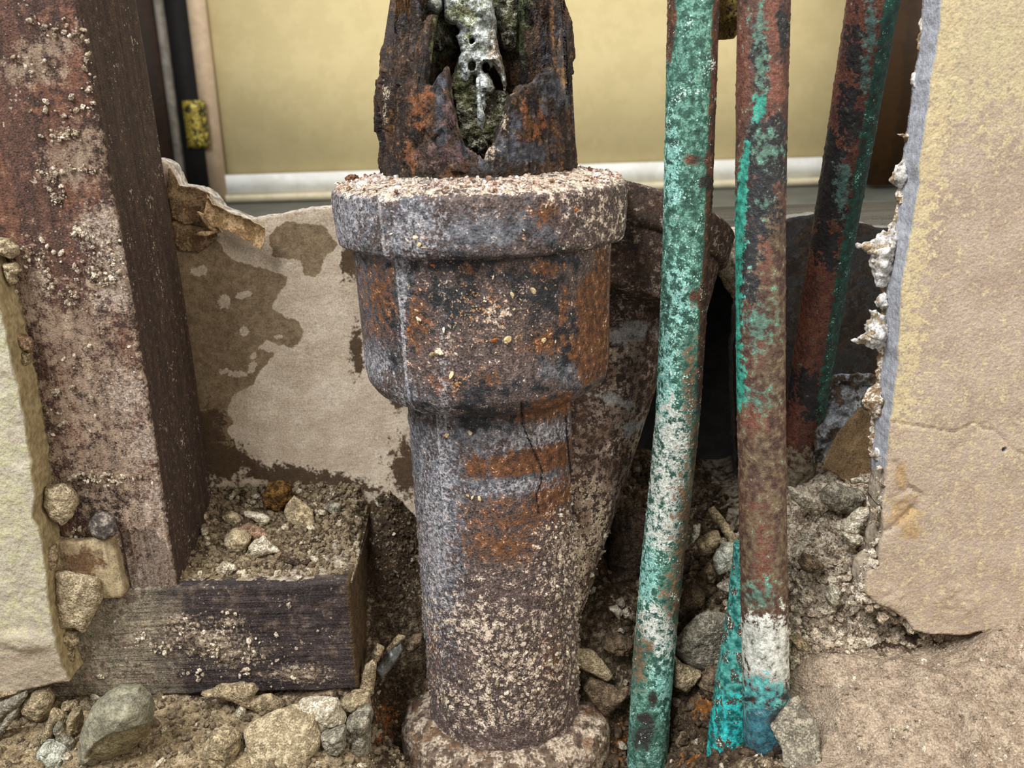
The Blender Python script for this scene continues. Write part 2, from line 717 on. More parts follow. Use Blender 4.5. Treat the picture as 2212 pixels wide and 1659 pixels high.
for k in range(3):
    zc = pb[2] + (pa[2] - pb[2]) * (0.18 + 0.32 * k)
    V, q, T = lathe([(0.1, zc - 14), (4.5, zc - 14), (4.5, zc + 14), (0.1, zc + 14)], lambda z: (xb + 3, 1771), 16, 3)
    mesh_obj('hinge_knuckle', V, q, None, M_brass, hinge)
# brown door leaf standing open at the right end of the room
xd = P(1893, 200, 1700)[0]
d2 = simple_box('door_2', xd, xd + 700, 1690, 1730, ZF + 4, 1400, M_brownwood, kind='structure', rad=3)

# ================================================================== BACK OF THE OPPOSITE WALLBOARD
YB = 347.0
board_px = [(240, 335), (345, 345), (358, 351), (368, 360), (388, 402), (422, 405), (452, 421), (475, 452), (535, 474), (600, 465), (641, 456), (722, 447), (900, 441), (1345, 445),
            (1350, 640), (1330, 900), (1300, 1120), (700, 1190), (240, 1190)]
stain = [(380, 400), (450, 430), (470, 520), (489, 551), (506, 564), (574, 581), (621, 598), (618, 615), (601, 635), (587, 665), (612, 683), (641, 692), (657, 716), (645, 745), (631, 751),
         (594, 743), (574, 733), (557, 753), (594, 763), (557, 807), (547, 831), (506, 851), (489, 888), (506, 912), (489, 929), (513, 969), (520, 1010), (380, 1010)]
stain2 = [(580, 510), (600, 490), (620, 478), (700, 488), (730, 530), (718, 542), (700, 555), (692, 590), (672, 598), (655, 592), (650, 562), (590, 555)]
islands = [(431, 586, 23, 12, -5), (485, 652, 15, 15, -60), (526, 637, 21, 9, -10), (529, 715, 13, 10), (482, 802, 14, 7, -10), (515, 808, 24, 8), (545, 793, 9, 16, 20), (548, 770, 6, 10, 30), (600, 728, 10, 6)]
M_board = material('stained_board_paper', ((208, 189, 165), (192, 173, 149), 11),
                   [dict(c=((214, 198, 176), (202, 184, 160), 9), ns=11, amp=0.6, thr=0.6, soft=0.2, op=0.6),
                    dict(c=((144, 123, 95), (126, 106, 81), 5), m='stain', ns=2.5, amp=0.35, soft=0.04),
                    dict(c=(190, 172, 148), m='isl', ns=2.5, amp=0.25, thr=0.55, soft=0.05),
                    dict(c=(70, 56, 42), vor=4.5, thr=1.16, soft=0.05, clump=1.6, op=0.8),
                    dict(c=(84, 66, 48), m='dirt', ns=5, amp=0.5, soft=0.12),
                    dict(c=((214, 206, 196), (150, 140, 128), 2), m='e', soft=0.2)],
                   rough=0.9, bump=[(1.2, 0.15, (0.35, 1, 1)), (5, 0.3)], grit=0.4)


def board_disp(X, Z, d):
    q = np.stack([X, 0 * X, Z], 1)
    return 0.5 * fbm(q, 25, 3, 4) + 0.10 * fbm(q, 2, 2, 6)


V, q, A = sheet([XZ(x, y, YB) for x, y in board_px], YB, 10, 0.85, board_disp, rag=0.35, ragsize=6, seed=3)
A['stain'] = pmask(V, [stain, stain2], 10)
A['isl'] = emask(V, islands)
A['dirt'] = emask(V, [(760, 560, 22, 40, 10), (455, 940, 30, 60), (480, 1000, 70, 40), (640, 1030, 160, 22, 8), (770, 760, 14, 60), (880, 1010, 40, 60), (860, 860, 14, 30)])
wall_back = mesh_obj('wall_back', V, q, None, M_board, attrs=A)
wall_back['kind'] = 'structure'

# torn paper curling off the board beside the stud
M_kraft = material('torn_kraft_paper', ((152, 122, 86), (128, 100, 68), 14), [dict(c=(178, 150, 112), ns=8, amp=1.0, thr=0.6), dict(c=(196, 178, 148), m='e', soft=0.2)], rough=0.95, bump=[(3, 0.5), (0.8, 0.12)])
M_kraftdark = material('dark_torn_paper', ((112, 88, 62), (92, 70, 48), 10), [dict(c=(140, 116, 84), ns=6, amp=1.0, thr=0.6)], rough=0.95, bump=[(3, 0.6), (0.8, 0.15)])


def paper(name, poly, Y, mat, parent, seed, curl=None, T=0.7, rag=0.35, cell=0.5, amp=1.2):
    def dsp(X, Z, d):
        g = np.stack([X, 0 * X, Z], 1)
        o = amp * fbm(g, 9, 3, seed)
        if curl is not None:
            o = o + curl(X, Z, d)
        return o
    V, q, A = sheet([XZ(x, y, Y) for x, y in poly], Y, T, cell, dsp, rag=rag, ragsize=2.5, rings=2, seed=seed, edgeamp=0.15)
    return mesh_obj(name, V, q, None, mat, parent, A)


paper('torn_paper', [(366, 362), (388, 402), (422, 405), (452, 419), (448, 450), (440, 478), (400, 485), (372, 470), (360, 420)], 344.5, M_kraftdark, wall_back, 11)
paper('torn_paper', [(452, 419), (462, 440), (500, 456), (545, 474), (574, 490), (575, 515), (568, 538), (545, 522), (520, 508), (490, 494), (462, 486), (444, 470)], 341, M_kraft, wall_back, 12,
      curl=lambda X, Z, d: -2.5 * np.exp(-d / 1.5))
paper('torn_paper', [(372, 474), (420, 488), (470, 500), (466, 520), (430, 545), (385, 540), (366, 510)], 345.5, M_kraftdark, wall_back, 13)
paper('torn_paper', [(424, 455), (440, 462), (470, 492), (480, 502), (440, 510), (422, 506), (430, 500), (460, 500), (440, 480)], 339.5, M_kraft, wall_back, 14, amp=3)

# shade-darkened board and added light-blocking panels right of the drain
M_shadeboard = material('shaded_board_back', ((54, 53, 51), (38, 37, 35), 11), [dict(c=((46, 36, 27), (32, 25, 19), 5), ns=11, amp=1.0, thr=0.5), dict(c=(120, 116, 108), m='e', soft=0.2)], rough=0.9, bump=[(2, 0.2), (8, 0.5)])  # cavity shade put into the colour of the back board
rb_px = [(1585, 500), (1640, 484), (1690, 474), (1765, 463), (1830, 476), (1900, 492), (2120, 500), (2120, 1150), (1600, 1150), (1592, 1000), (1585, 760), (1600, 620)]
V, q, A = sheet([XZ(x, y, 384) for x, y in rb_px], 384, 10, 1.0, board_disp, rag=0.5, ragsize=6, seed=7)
o = mesh_obj('wall_cavity', V, q, None, M_shadeboard, attrs=A)
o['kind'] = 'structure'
zt = P(1500, 492, 400)[2]
M_lid = material('shaded_lid', ((78, 74, 64), (58, 54, 46), 11, (0.2, 1, 1)), rough=0.85, bump=[(5, 0.5, (0.2, 1, 1))])  # floor shade put into the colour of the added lid
simple_box('light_block_back', -30, 330, 470, 480, -230, zt - 3, M_void, kind='structure', rad=0.5)  # added back panel that keeps the void black
simple_box('light_block_side', -30, -22, 358, 482, -230, zt - 3, M_void, kind='structure', rad=0.5)  # added side panel that blocks light from the far room
simple_box('light_block_lid', -32, 332, 396, 482, zt - 4, zt, M_lid, kind='structure', rad=0.5)  # added lid that blocks light from above the void

# ================================================================== FRONT DRYWALL, RIGHT
YD, TD = 280.0, 13.2
rw_px = [(2042, -70), (2035, 0), (2034, 48), (2023, 120), (2014, 169), (2005, 235), (1993, 316), (1987, 362), (1989, 400), (1981, 431), (1972, 490), (1968, 505), (1955, 585), (1945, 677), (1941, 787), (1930, 868),
         (1926, 912), (1916, 997), (1913, 1060), (1906, 1100), (1910, 1150), (1898, 1190), (1900, 1222), (1874, 1240), (1868, 1278), (1893, 1302), (1924, 1316), (1958, 1336), (1972, 1362), (2004, 1369), (2087, 1371), (2160, 1356),
         (2420, 1350), (2420, -70)]
crack1 = [(1926, 912), (1965, 918), (2010, 925), (2060, 934), (2085, 925), (2105, 912), (2120, 926), (2150, 930), (2170, 948), (2182, 965), (2205, 980), (2240, 990)]
crack2 = [(1934, 1000), (1948, 1030), (1962, 1052), (1990, 1070), (1975, 1100), (1940, 1130), (1915, 1148)]
M_dry = material('speckled_drywall_paint', ((188, 168, 148), (174, 153, 133), 11),
                 [dict(c=((202, 188, 146), (194, 177, 142), 5), ns=2.5, amp=0.85, m='yel', thr=0.50, soft=0.28, op=0.8),
                  dict(c=((206, 189, 148), (198, 179, 140), 5), ns=2.5, amp=0.8, m='yelb', thr=0.52, soft=0.2),
                  dict(c=((184, 150, 100), (164, 132, 88), 4), m='tear', ns=2.5, amp=0.5, soft=0.2, op=0.7),
                  dict(c=(92, 78, 62), m='crk', ns=1.2, amp=0.5, thr=0.9, soft=0.1, op=0.8),
                  dict(c=((186, 188, 194), (168, 168, 174), 2.5), m='e', soft=0.1),
                  dict(c=((182, 166, 146), (150, 134, 114), 2.5), m='elow', ns=2.5, amp=0.5, soft=0.2)],
                 rough=0.85, bump=[(1.2, 0.30), (0.6, 0.14)], grit=0.22)


def dry_disp(X, Z, d):
    g = np.stack([X, np.full_like(X, YD), Z], 1)
    dy = 0.35 * fbm(g, 30, 3, 21) + 0.16 * fbm(g, 1.5, 2, 22)
    for cr, w, dep in ((crack1, 5, 0.6), (crack2, 9, 1.0)):
        dy = dy + dep * lmask(g, cr, w)
    t = emask(g, [(1950, 1090, 38, 40, 30)])
    dy = dy + 1.0 * smooth(0.4, 0.7, t) * (0.6 + fbm(g, 3, 2, 5))
    t = emask(g, [(1920, 1290, 50, 26, 20), (2060, 1300, 55, 38)])
    dy = dy - 1.0 * smooth(0.3, 0.8, t) * (0.6 + fbm(g, 5, 2, 5))
    return dy


hc = XZ(2169, 971, YD)
hole = [(hc[0] + 0.95 * math.cos(t), hc[1] + 1.0 * math.sin(t)) for t in np.linspace(0, 2 * math.pi, 9)[:-1]]
V, q, A = sheet([XZ(x, y, YD) for x, y in rw_px], YD, TD, 0.62, dry_disp, rag=0.45, ragsize=8, holes=[hole], rings=9, seed=5, edgeamp=0.22)
x_, y_ = proj(V)
edge_x = np.interp(y_, [p[1] for p in rw_px[:30]], [p[0] for p in rw_px[:30]])
yb = np.clip(1.0 - (x_ - edge_x - 25) / 60.0, 0, 1) * smooth(1000, 850, y_)
yt = smooth(420, 60, y_) * 0.55 + smooth(250, 0, y_) * 0.2
A['yelb'] = yb * 0.7
A['yel'] = np.clip(0.30 + yt + 0.25 * yb - 0.12 * smooth(250, 450, y_) * smooth(900, 600, y_), 0, 1)
A['elow'] = A['e'] * smooth(980, 1040, y_)
A['tear'] = emask(V, [(1952, 1110, 26, 34, 30), (1945, 1030, 12, 30), (1965, 1150, 22, 18)])
A['crk'] = np.maximum(lmask(V, crack1, 5), lmask(V, crack2, 6))
wall_right = mesh_obj('wall_right', V, q, None, M_dry, attrs=A)
wall_right['kind'] = 'structure'

M_pulp = material('torn_white_paper_pulp', ((226, 222, 216), (196, 188, 178), 2.2), [dict(c=(170, 150, 122), ns=4, amp=1.0, thr=0.64, soft=0.1)], rough=0.95, bump=[(0.9, 0.35), (0.35, 0.15)])
M_pulpbrown = material('torn_brown_paper_pulp', ((176, 152, 118), (150, 126, 94), 3), [dict(c=(214, 204, 190), ns=3, amp=1.0, thr=0.6)], rough=0.95, bump=[(0.9, 0.3)])


def z2(pts, ox, oy, s):
    return [(ox + x / s, oy + y / s) for x, y in pts]


def tuft(poly, Y, mat, seed, layers=3, rag=0.8):
    """frayed paper: several small overlapping torn flakes, each joined to the board edge"""
    c = np.array(poly).mean(0)
    rnd = random.Random(seed)
    for k in range(layers):
        s = 1.0 - 0.2 * k
        off = np.array([rnd.uniform(-4, 4), rnd.uniform(-4, 4)]) if k else np.zeros(2)
        po = [tuple(c + (np.array(p) - c) * s + off) for p in poly]
        V, q, A = sheet([XZ(x, y, Y) for x, y in po], Y - 1.1 * k, 0.8, 0.45,
                        lambda X, Z, d: 2.2 * fbm(np.stack([X, 0 * X, Z], 1), 4, 3, seed + k) - 0.8 * (1 - np.exp(-d)), rag=rag, ragsize=1.6, rings=2, seed=seed + k * 3, edgeamp=0.2)
        mesh_obj('torn_paper', V, q, None, mat, wall_right, A)


K = 2.719
tuft(z2([(1225, 80), (1290, 60), (1350, 20), (1430, -10), (1500, 0), (1480, 140), (1450, 260), (1400, 330), (1340, 330), (1330, 260), (1300, 200), (1310, 140), (1240, 100)], 1400, 500, K), 290.5, M_pulp, 31, 4)
tuft(z2([(1200, 640), (1280, 600), (1270, 550), (1310, 510), (1300, 460), (1390, 490), (1420, 620), (1400, 680), (1320, 695)], 1400, 500, K), 290.5, M_pulp, 37, 4)
tuft(z2([(1325, 420), (1390, 350), (1425, 440), (1350, 445)], 1400, 500, K), 291, M_pulp, 41, 2)
tuft(z2([(1255, 1000), (1300, 920), (1360, 890), (1400, 1000), (1390, 1110), (1300, 1080)], 1400, 500, K), 290, M_pulpbrown, 43, 3)
tuft(z2([(1308, 1310), (1350, 1270), (1400, 1300), (1395, 1365), (1330, 1345)], 1400, 500, K), 288, M_pulp, 47, 2)
K = 3.318
tuft(z2([(400, 1300), (450, 1200), (520, 1120), (550, 1200), (530, 1330), (480, 1345)], 1800, 0, K), 291.5, M_pulp, 51, 3)
tuft(z2([(470, 960), (540, 955), (600, 970), (600, 1030), (530, 1010)], 1800, 0, K), 292, M_pulpbrown, 53, 2)
tuft(z2([(550, 560), (615, 490), (625, 620), (575, 630)], 1800, 0, K), 292.5, M_pulp, 57, 2)
tuft(z2([(450, 1400), (500, 1350), (510, 1440), (465, 1440)], 1800, 0, K), 292, M_pulpbrown, 59, 2)
tuft(z2([(540, 830), (610, 800), (620, 940), (560, 940)], 1800, 0, K), 292.5, M_pulp, 61, 2)
tuft(z2([(645, 110), (690, 100), (690, 160), (655, 140)], 1800, 0, K), 292.5, M_pulp, 63, 2)

# fuzzy backing paper along the rear arris of the cut
fr = [(1990, 40), (1985, 90), (1986, 130), (1972, 170), (1976, 215), (1966, 260), (1960, 300), (1962, 330), (1938, 372), (1940, 410), (1938, 450), (1924, 500), (1912, 560), (1906, 640), (1900, 700), (1898, 780), (1890, 860), (1880, 930), (1878, 985)]
back_edge = [(x + 26, y) for x, y in reversed(fr)]
V, q, A = sheet([XZ(x, y, 292.2) for x, y in fr + back_edge], 292.2, 0.9, 0.45, lambda X, Z, d: 1.2 * fbm(np.stack([X, 0 * X, Z], 1), 3, 3, 66), rag=1.1, ragsize=2.2, rings=2, seed=67, edgeamp=0.2)
mesh_obj('backing_paper', V, q, None, M_pulpbrown, wall_right, A)

# ================================================================== FRONT DRYWALL, LEFT
lw_px = [(-420, 430), (-90, 500), (-40, 560), (-12, 640), (0, 678), (11, 719), (22, 779), (37, 839), (49, 910), (60, 966), (69, 1033), (72, 1078), (68, 1119), (83, 1143), (95, 1218), (103, 1290), (108, 1338), (119, 1389), (131, 1437),
         (149, 1473), (119, 1478), (67, 1488), (30, 1496), (0, 1506), (-420, 1530)]
M_dryl = material('pale_textured_plaster', ((194, 185, 162), (180, 168, 147), 11),
                  [dict(c=((196, 190, 148), (188, 182, 146), 5), ns=5, amp=0.8, thr=0.56, soft=0.2, op=0.7),
                   dict(c=(168, 152, 130), m='low', ns=8, amp=0.5, soft=0.25),
                   dict(c=((176, 158, 118), (156, 138, 102), 3), m='e', soft=0.1)],
                  rough=0.88, bump=[(2.5, 0.7), (0.6, 0.2)], grit=0.3)


def dryl_disp(X, Z, d):
    g = np.stack([X, np.full_like(X, YD), Z], 1)
    b, _ = cells(g, 9, 5)
    dy = 0.9 * fbm(g, 9, 4, 41) + 0.25 * b
    dy = dy - 1.4 * smooth(0.35, 0.8, emask(g, [(50, 1385, 60, 22, 5)]))
    return dy


V, q, A = sheet([XZ(x, y, YD) for x, y in lw_px], YD, TD, 0.62, dryl_disp, rag=0.35, ragsize=5, rings=9, seed=15, edgeamp=0.4)
x_, y_ = proj(V)
A['low'] = smooth(1250, 1450, y_) * 0.7
wall_left = mesh_obj('wall_left', V, q, None, M_dryl, attrs=A)
wall_left['kind'] = 'structure'

# ================================================================== STUD AND SILL
M_stud = material('weathered_reddish_stud', ((98, 68, 55), (72, 52, 43), 5, (1, 1, 0.08)),
                  [dict(c=((122, 82, 62), (98, 66, 51), 2.5, (1, 1, 0.06)), ns=11, st=(1, 1, 0.2), amp=1.0, thr=0.58, soft=0.14),
                   dict(c=((76, 58, 46), (58, 44, 35), 2.5, (1, 1, 0.05)), m='side', ns=5, amp=0.15, soft=0.2),  # right-facing side darkened, its shade put into the colour
                   dict(c=((58, 44, 34), (44, 33, 26), 4), m='rot', ns=5, amp=0.6, soft=0.16),
                   dict(c=((150, 129, 109), (124, 103, 86), 2.5, (1, 1, 0.2)), m='dust', mul=0.92, ns=2.5, amp=0.7, soft=0.25),
                   dict(c=((172, 155, 140), (148, 130, 116), 1.2), m='frost_sheen', mul=0.85, ns=1.2, amp=0.7, thr=0.6, soft=0.22),  # sheen of the stud face painted as a pale layer
                   dict(c=(186, 170, 150), vor=1.7, thr=1.1, soft=0.06, clump=2.0, gap=7, op=0.7),
                   dict(c=(74, 58, 46), m='grain', ns=2.5, st=(1, 1, 0.05), amp=0.3, thr=0.9, soft=0.15, op=0.5)],
                  rough=0.8, bump=[(1.2, 0.6, (1, 1, 0.08)), (0.6, 0.35)], spec=0.4, grit=0.8)
XS0, XS1 = -174.0, -124.2
stud = empty('wall_stud', ((XS0 + XS1) / 2, 318, -166), 'tall weathered reddish-brown wooden stud crusted with mortar dust at left', 'stud')
V, q = rbox(XS0, XS1, 293, 342, -166.5, 140, 0.85, 1.6)
g1 = fbm(V, 2.2, 2, 61, (1, 1, 0.05))
g2 = fbm(V, 6, 3, 63, (1, 1, 0.4))
front = smooth(296, 294, V[:, 1])
rib = smooth(0.35, 0.6, pmask(V, [[(255, 1150), (330, 1135), (375, 1200), (388, 1290), (268, 1290)]], 10)) * front
V[:, 1] += 0.32 * g1 + 0.45 * g2 * front + rib * 0.9 * np.sin(V[:, 0] * 2 * math.pi / 3.1 + 0.05 * V[:, 2])
V[:, 0] += 0.30 * g1 + 0.5 * fbm(V, 5, 3, 65) * smooth(XS1 - 3, XS1, V[:, 0]) * smooth(300, 294, V[:, 1])
rotm = emask(V, [(195, 1075, 85, 42, 15), (235, 1100, 50, 40)])
V[:, 1] += 1.6 * smooth(0.45, 0.85, rotm) * front * (0.7 + fbm(V, 4, 3, 67))
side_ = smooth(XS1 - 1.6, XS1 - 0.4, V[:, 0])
V[:, 0] -= 2.4 * np.clip((V[:, 2] + 70) / 105, 0, 3)
x_, y_ = proj(V)
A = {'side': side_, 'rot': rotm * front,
     'dust': np.clip(emask(V, [(110, 105, 90, 30, -20), (60, 150, 70, 30), (170, 330, 60, 60), (150, 380, 50, 30), (270, 630, 90, 60), (150, 720, 110, 90), (210, 860, 140, 150), (250, 1000, 150, 130), (330, 1150, 90, 120), (330, 1260, 90, 60), (60, 640, 60, 90), (240, 480, 70, 40)])
                     * 0.9 * np.maximum(front, 0.15), 0, 1),
     'frost_sheen': np.clip(emask(V, [(255, 640, 60, 34), (330, 960, 60, 60), (350, 1080, 60, 60), (350, 1180, 70, 60), (260, 560, 60, 80), (220, 500, 60, 60), (330, 1250, 70, 60), (280, 850, 60, 60)]), 0, 1) * np.maximum(front, 0.05),
     'grain': rib}
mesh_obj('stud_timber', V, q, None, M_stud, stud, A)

M_sill = material('dark_damp_sill', ((68, 58, 56), (48, 41, 40), 5, (0.2, 1, 1)),
                  [dict(c=((146, 134, 112), (124, 114, 96), 5), m='mud', ns=5, amp=0.35, soft=0.35),
                   dict(c=((100, 84, 74), (80, 66, 57), 2.5), ns=5, amp=1.1, thr=0.72, soft=0.16, op=0.8),
                   dict(c=((160, 142, 120), (120, 104, 86), 2), m='crust', mul=0.8, ns=1.2, amp=0.9, soft=0.12),
                   dict(c=(180, 170, 150), vor=1.8, thr=1.14, soft=0.06, clump=2.0, gap=7, op=0.8),
                   dict(c=(82, 64, 42), m='end', ns=2.5, amp=0.3, soft=0.15)],
                  rough=0.8, bump=[(1.2, 0.5, (0.08, 1, 1)), (0.6, 0.3)], spec=0.3, grit=0.8)
SX1 = P(754, 1258, 292)[0]
SZT = P(752, 1256, 293)[2]
SZB = P(500, 1498, 292)[2]
sill = empty('sill_plate', (-118, 318, SZB), 'dark damp horizontal wooden sill plate under the stud with crusty mortar spots', 'sill plate')
V, q = rbox(-182, SX1, 292, 345, SZB, SZT, 0.7, 1.2)
gr = fbm(V, 2.0, 2, 71, (0.06, 1, 1))
fr = smooth(295, 293, V[:, 1])
cr = emask(V, [(440, 1380, 95, 34, 8), (300, 1375, 20, 26), (500, 1410, 60, 24), (640, 1455, 60, 18), (200, 1460, 26, 12), (380, 1340, 40, 10), (500, 1345, 30, 10)])
V[:, 1] += 0.35 * gr + 0.5 * fbm(V, 9, 3, 73) - 1.3 * fr * smooth(0.4, 0.8, cr) * np.clip(0.3 + 1.4 * fbm(V, 3, 4, 75), 0, 2)
V[:, 2] += 0.25 * gr + 0.8 * fbm(V, 16, 3, 77)
V[:, 0] += 0.8 * fbm(V, 3.5, 3, 79)
x_, y_ = proj(V)
A = {'mud': np.clip(smooth(520, 190, x_) + 0.35 * fbm(V, 14, 4, 88), 0, 1), 'crust': cr * fr, 'end': smooth(SX1 - 2, SX1 - 0.5, V[:, 0])}
mesh_obj('sill_timber', V, q, None, M_sill, sill, A)

M_block = material('pale_split_wood', ((172, 154, 120), (146, 126, 96), 2.5, (1, 1, 0.08)), [dict(c=(104, 78, 54), m='st', ns=5, amp=0.5, soft=0.2)], rough=0.85, bump=[(0.9, 0.5, (1, 1, 0.08)), (0.6, 0.15)])
V, q, A = sheet([XZ(x, y, 289.5) for x, y in [(105, 1168), (150, 1172), (240, 1165), (252, 1200), (262, 1245), (272, 1280), (262, 1290), (225, 1293), (110, 1296)]], 289.5, 6, 0.6,
                lambda X, Z, d: 0.5 * fbm(np.stack([X, 0 * X, Z], 1), 2.2, 2, 81, (1, 1, 0.06)) - 0.8 * (1 - np.exp(-d / 1.2)), rag=0.3, seed=82)
A['st'] = emask(V, [(185, 1215, 40, 26)])
props(mesh_obj('wood_offcut', V, q, None, M_block, attrs=A), 'pale split wood offcut wedged against the foot of the stud above the sill', 'wood offcut')

# nail head in the stud foot
M_nail = material('dusty_nail_head', ((96, 87, 80), (74, 66, 61), 2.5), [dict(c=(150, 138, 122), ns=2.5, amp=0.8, thr=0.66, soft=0.2, op=0.6)], rough=0.6, metal=0.4, bump=[(1.2, 0.4)])
nc = P(229, 1135, 291)
V, q, T = lathe([(0.05, 0), (3.2, 0), (4.5, 0.6), (4.9, 1.4), (4.9, 2.6), (4.2, 3.4), (0.05, 3.9)], lambda z: (0, 0), 40, 0.3, lambda V, T, R: 0.18 * fbm(V, 1.5, 2, 3))
c_, s_ = math.cos(math.radians(68)), math.sin(math.radians(68))
V = np.stack([V[:, 0], V[:, 1] * c_ - V[:, 2] * s_, V[:, 1] * s_ + V[:, 2] * c_], 1) + np.array([nc[0], nc[1], nc[2]])
mesh_obj('nail_head', V, q, None, M_nail, stud)

# ================================================================== THE GROUND
_gp = [(-60, 1500, 296), (50, 1520, 290), (200, 1520, 288), (400, 1520, 288), (600, 1530, 288), (760, 1540, 288), (50, 1650, 262), (250, 1650, 262), (450, 1650, 262), (650, 1650, 262), (760, 1650, 264), (-100, 1650, 262),
       (800, 1500, 296), (790, 1400, 306), (790, 1300, 318), (790, 1150, 338), (840, 1060, 346), (840, 1100, 340), (840, 1200, 332), (850, 1300, 325), (850, 1400, 320), (850, 1480, 318), (830, 1580, 312), (840, 1650, 302),
       (1080, 1640, 300), (1000, 1600, 320), (1280, 1500, 312), (1330, 1640, 298), (1320, 1560, 306), (1300, 1350, 322), (1320, 1250, 336), (1330, 1120, 352), (1400, 1080, 366), (1500, 1050, 380), (1560, 1040, 392), (1500, 1200, 340), (1500, 1350, 322),
       (1420, 1645, 302), (1370, 1650, 302), (1500, 1500, 304), (1500, 1630, 286), (1565, 1635, 264), (1600, 1635, 258), (1655, 1628, 252), (1560, 1600, 290), (1560, 1500, 298), (1560, 1350, 318),
       (1720, 1045, 344), (1800, 1040, 338), (1900, 1050, 322), (2000, 1050, 320), (1740, 1120, 322), (1830, 1120, 314), (1920, 1120, 308), (1740, 1200, 309), (1830, 1200, 304), (1920, 1200, 300), (1740, 1280, 301), (1830, 1280, 298), (1920, 1280, 297),
       (1740, 1350, 297), (1830, 1350, 296), (1940, 1350, 296), (1740, 1395, 293), (1850, 1395, 292), (1980, 1385, 292), (2080, 1378, 288),
       (1720, 1450, 286), (1800, 1440, 281), (1900, 1440, 279), (2000, 1420, 279), (2100, 1395, 277), (2150, 1365, 276), (2250, 1360, 274), (1720, 1550, 276), (1820, 1520, 263), (1950, 1500, 262), (2100, 1480, 262), (2250, 1450, 262),
       (1700, 1650, 266), (1800, 1640, 252), (1950, 1640, 242), (2100, 1640, 238), (2260, 1640, 236)]
_g = np.array([P(x, y, Y) for x, y, Y in _gp])
_g = np.concatenate([_g, np.array([[-240, 300, -212], [-240, 250, -224], [-150, 200, -228], [0, 200, -240], [120, 180, -206], [230, 200, -200], [60, 240, -232], [0, 250, -242], [-60, 230, -228], [240, 330, -150], [-150, 350, -190], [-90, 350, -180], [-100, 320, -214], [-70, 320, -208], [0, 352, -175]])])
_D = np.linalg.norm(_g[:, None, :2] - _g[None, :, :2], axis=2)
_n = len(_g)
_A = np.zeros((_n + 3, _n + 3))
_A[:_n, :_n] = -_D - 2.0 * np.eye(_n) * -1.0
_A[:_n, _n] = 1
_A[:_n, _n + 1:] = _g[:, :2]
_A[_n:, :_n] = _A[:_n, _n:].T
_w = np.linalg.solve(_A, np.concatenate([_g[:, 2], [0, 0, 0]]))


def ground_base(X, Y):
    X = np.asarray(X, float)
    Y = np.asarray(Y, float)
    z = _w[_n] + _w[_n + 1] * X + _w[_n + 2] * Y
    for k in range(_n):
        z = z - _w[k] * np.sqrt((X - _g[k, 0]) ** 2 + (Y - _g[k, 1]) ** 2)
    return z


GX = np.arange(-262, 250, 0.75)
GY = np.arange(185, 402, 0.75)
gx, gy = np.meshgrid(GX, GY)
zb = ground_base(gx.ravel(), gy.ravel())
GP = np.stack([gx.ravel(), gy.ravel(), zb], 1)
mudness = smooth(75, 105, GP[:, 0]) * smooth(296, 288, GP[:, 1])      # smooth mortar bed lower right
c1, v1 = cells(GP * np.array([1, 1, 0.6]), 7.5, 91)
c2, v2 = cells(GP * np.array([1, 1, 0.6]), 3.2, 92)
lump = (0.55 - c1) * 2.6 * v1 + (0.55 - c2) * 1.5 * v2
rough = 1 - 0.8 * mudness
zd = rough * lump + 1.6 * fbm(GP, 22, 4, 93) + 0.45 * fbm(GP, 2.2, 3, 94) * (0.6 + 0.4 * rough)
ridge = lmask(GP, [(1720, 1480), (1800, 1440), (1880, 1430), (1960, 1450), (2060, 1510), (2100, 1560), (2115, 1659)], 42)
zd += 4.5 * mudness * smooth(0, 1, ridge) + 3.2 * mudness * fbm(GP, 16, 5, 97, gain=0.55)
for ln, wd, dep in (([(2040, 1492), (2090, 1488), (2130, 1496), (2180, 1482)], 9, 2.2), ([(2130, 1518), (2160, 1530), (2200, 1522)], 7, 1.6), ([(1730, 1560), (1760, 1580), (1800, 1575), (1830, 1600)], 8, 1.5), ([(1840, 1420), (1880, 1432), (1920, 1426)], 26, 3.0), ([(2170, 1380), (2185, 1420), (2212, 1440)], 7, 1.5)):
    zd -= dep * lmask(GP, ln, wd)
ZG = (zb + zd).reshape(gx.shape)


def ground(X, Y):
    X = np.clip((np.asarray(X, float) - GX[0]) / 0.75, 0, len(GX) - 1.001)
    Y = np.clip((np.asarray(Y, float) - GY[0]) / 0.75, 0, len(GY) - 1.001)
    i, j = X.astype(int), Y.astype(int)
    u, v = X - i, Y - j
    return ZG[j, i] * (1 - u) * (1 - v) + ZG[j, i + 1] * u * (1 - v) + ZG[j + 1, i] * (1 - u) * v + ZG[j + 1, i + 1] * u * v


V = np.stack([gx.ravel(), gy.ravel(), ZG.ravel()], 1)
nx = len(GX)
ny = len(GY)
M_soil = material('crumbly_soil', ((104, 88, 68), (72, 60, 47), 5),
                  [dict(c=((138, 122, 98), (116, 100, 80), 2.5), ns=2.5, amp=0.9, thr=0.6, soft=0.16),
                   dict(c=((156, 138, 108), (130, 112, 84), 5), m='tan', ns=5, amp=0.5, soft=0.2),
                   dict(c=((172, 153, 131), (150, 131, 111), 5), m='mud', ns=5, amp=0.3, soft=0.2),
                   dict(c=((70, 55, 39), (50, 39, 28), 5), m='dark', ns=5, amp=0.5, soft=0.2),
                   dict(c=((132, 84, 38), (98, 60, 28), 2.5), m='rust', ns=2.5, amp=0.6, soft=0.12),
                   dict(c=((160, 148, 130), (122, 108, 92), 2.5), m='ash', ns=2.5, amp=0.9, soft=0.16),
                   dict(c=(186, 174, 150), vor=1.6, thr=1.16, soft=0.06, clump=1.9, op=0.8)],
                  rough=0.95, bump=[(1.2, 0.7), (0.6, 0.4)], spec=0.15, grit=0.65)
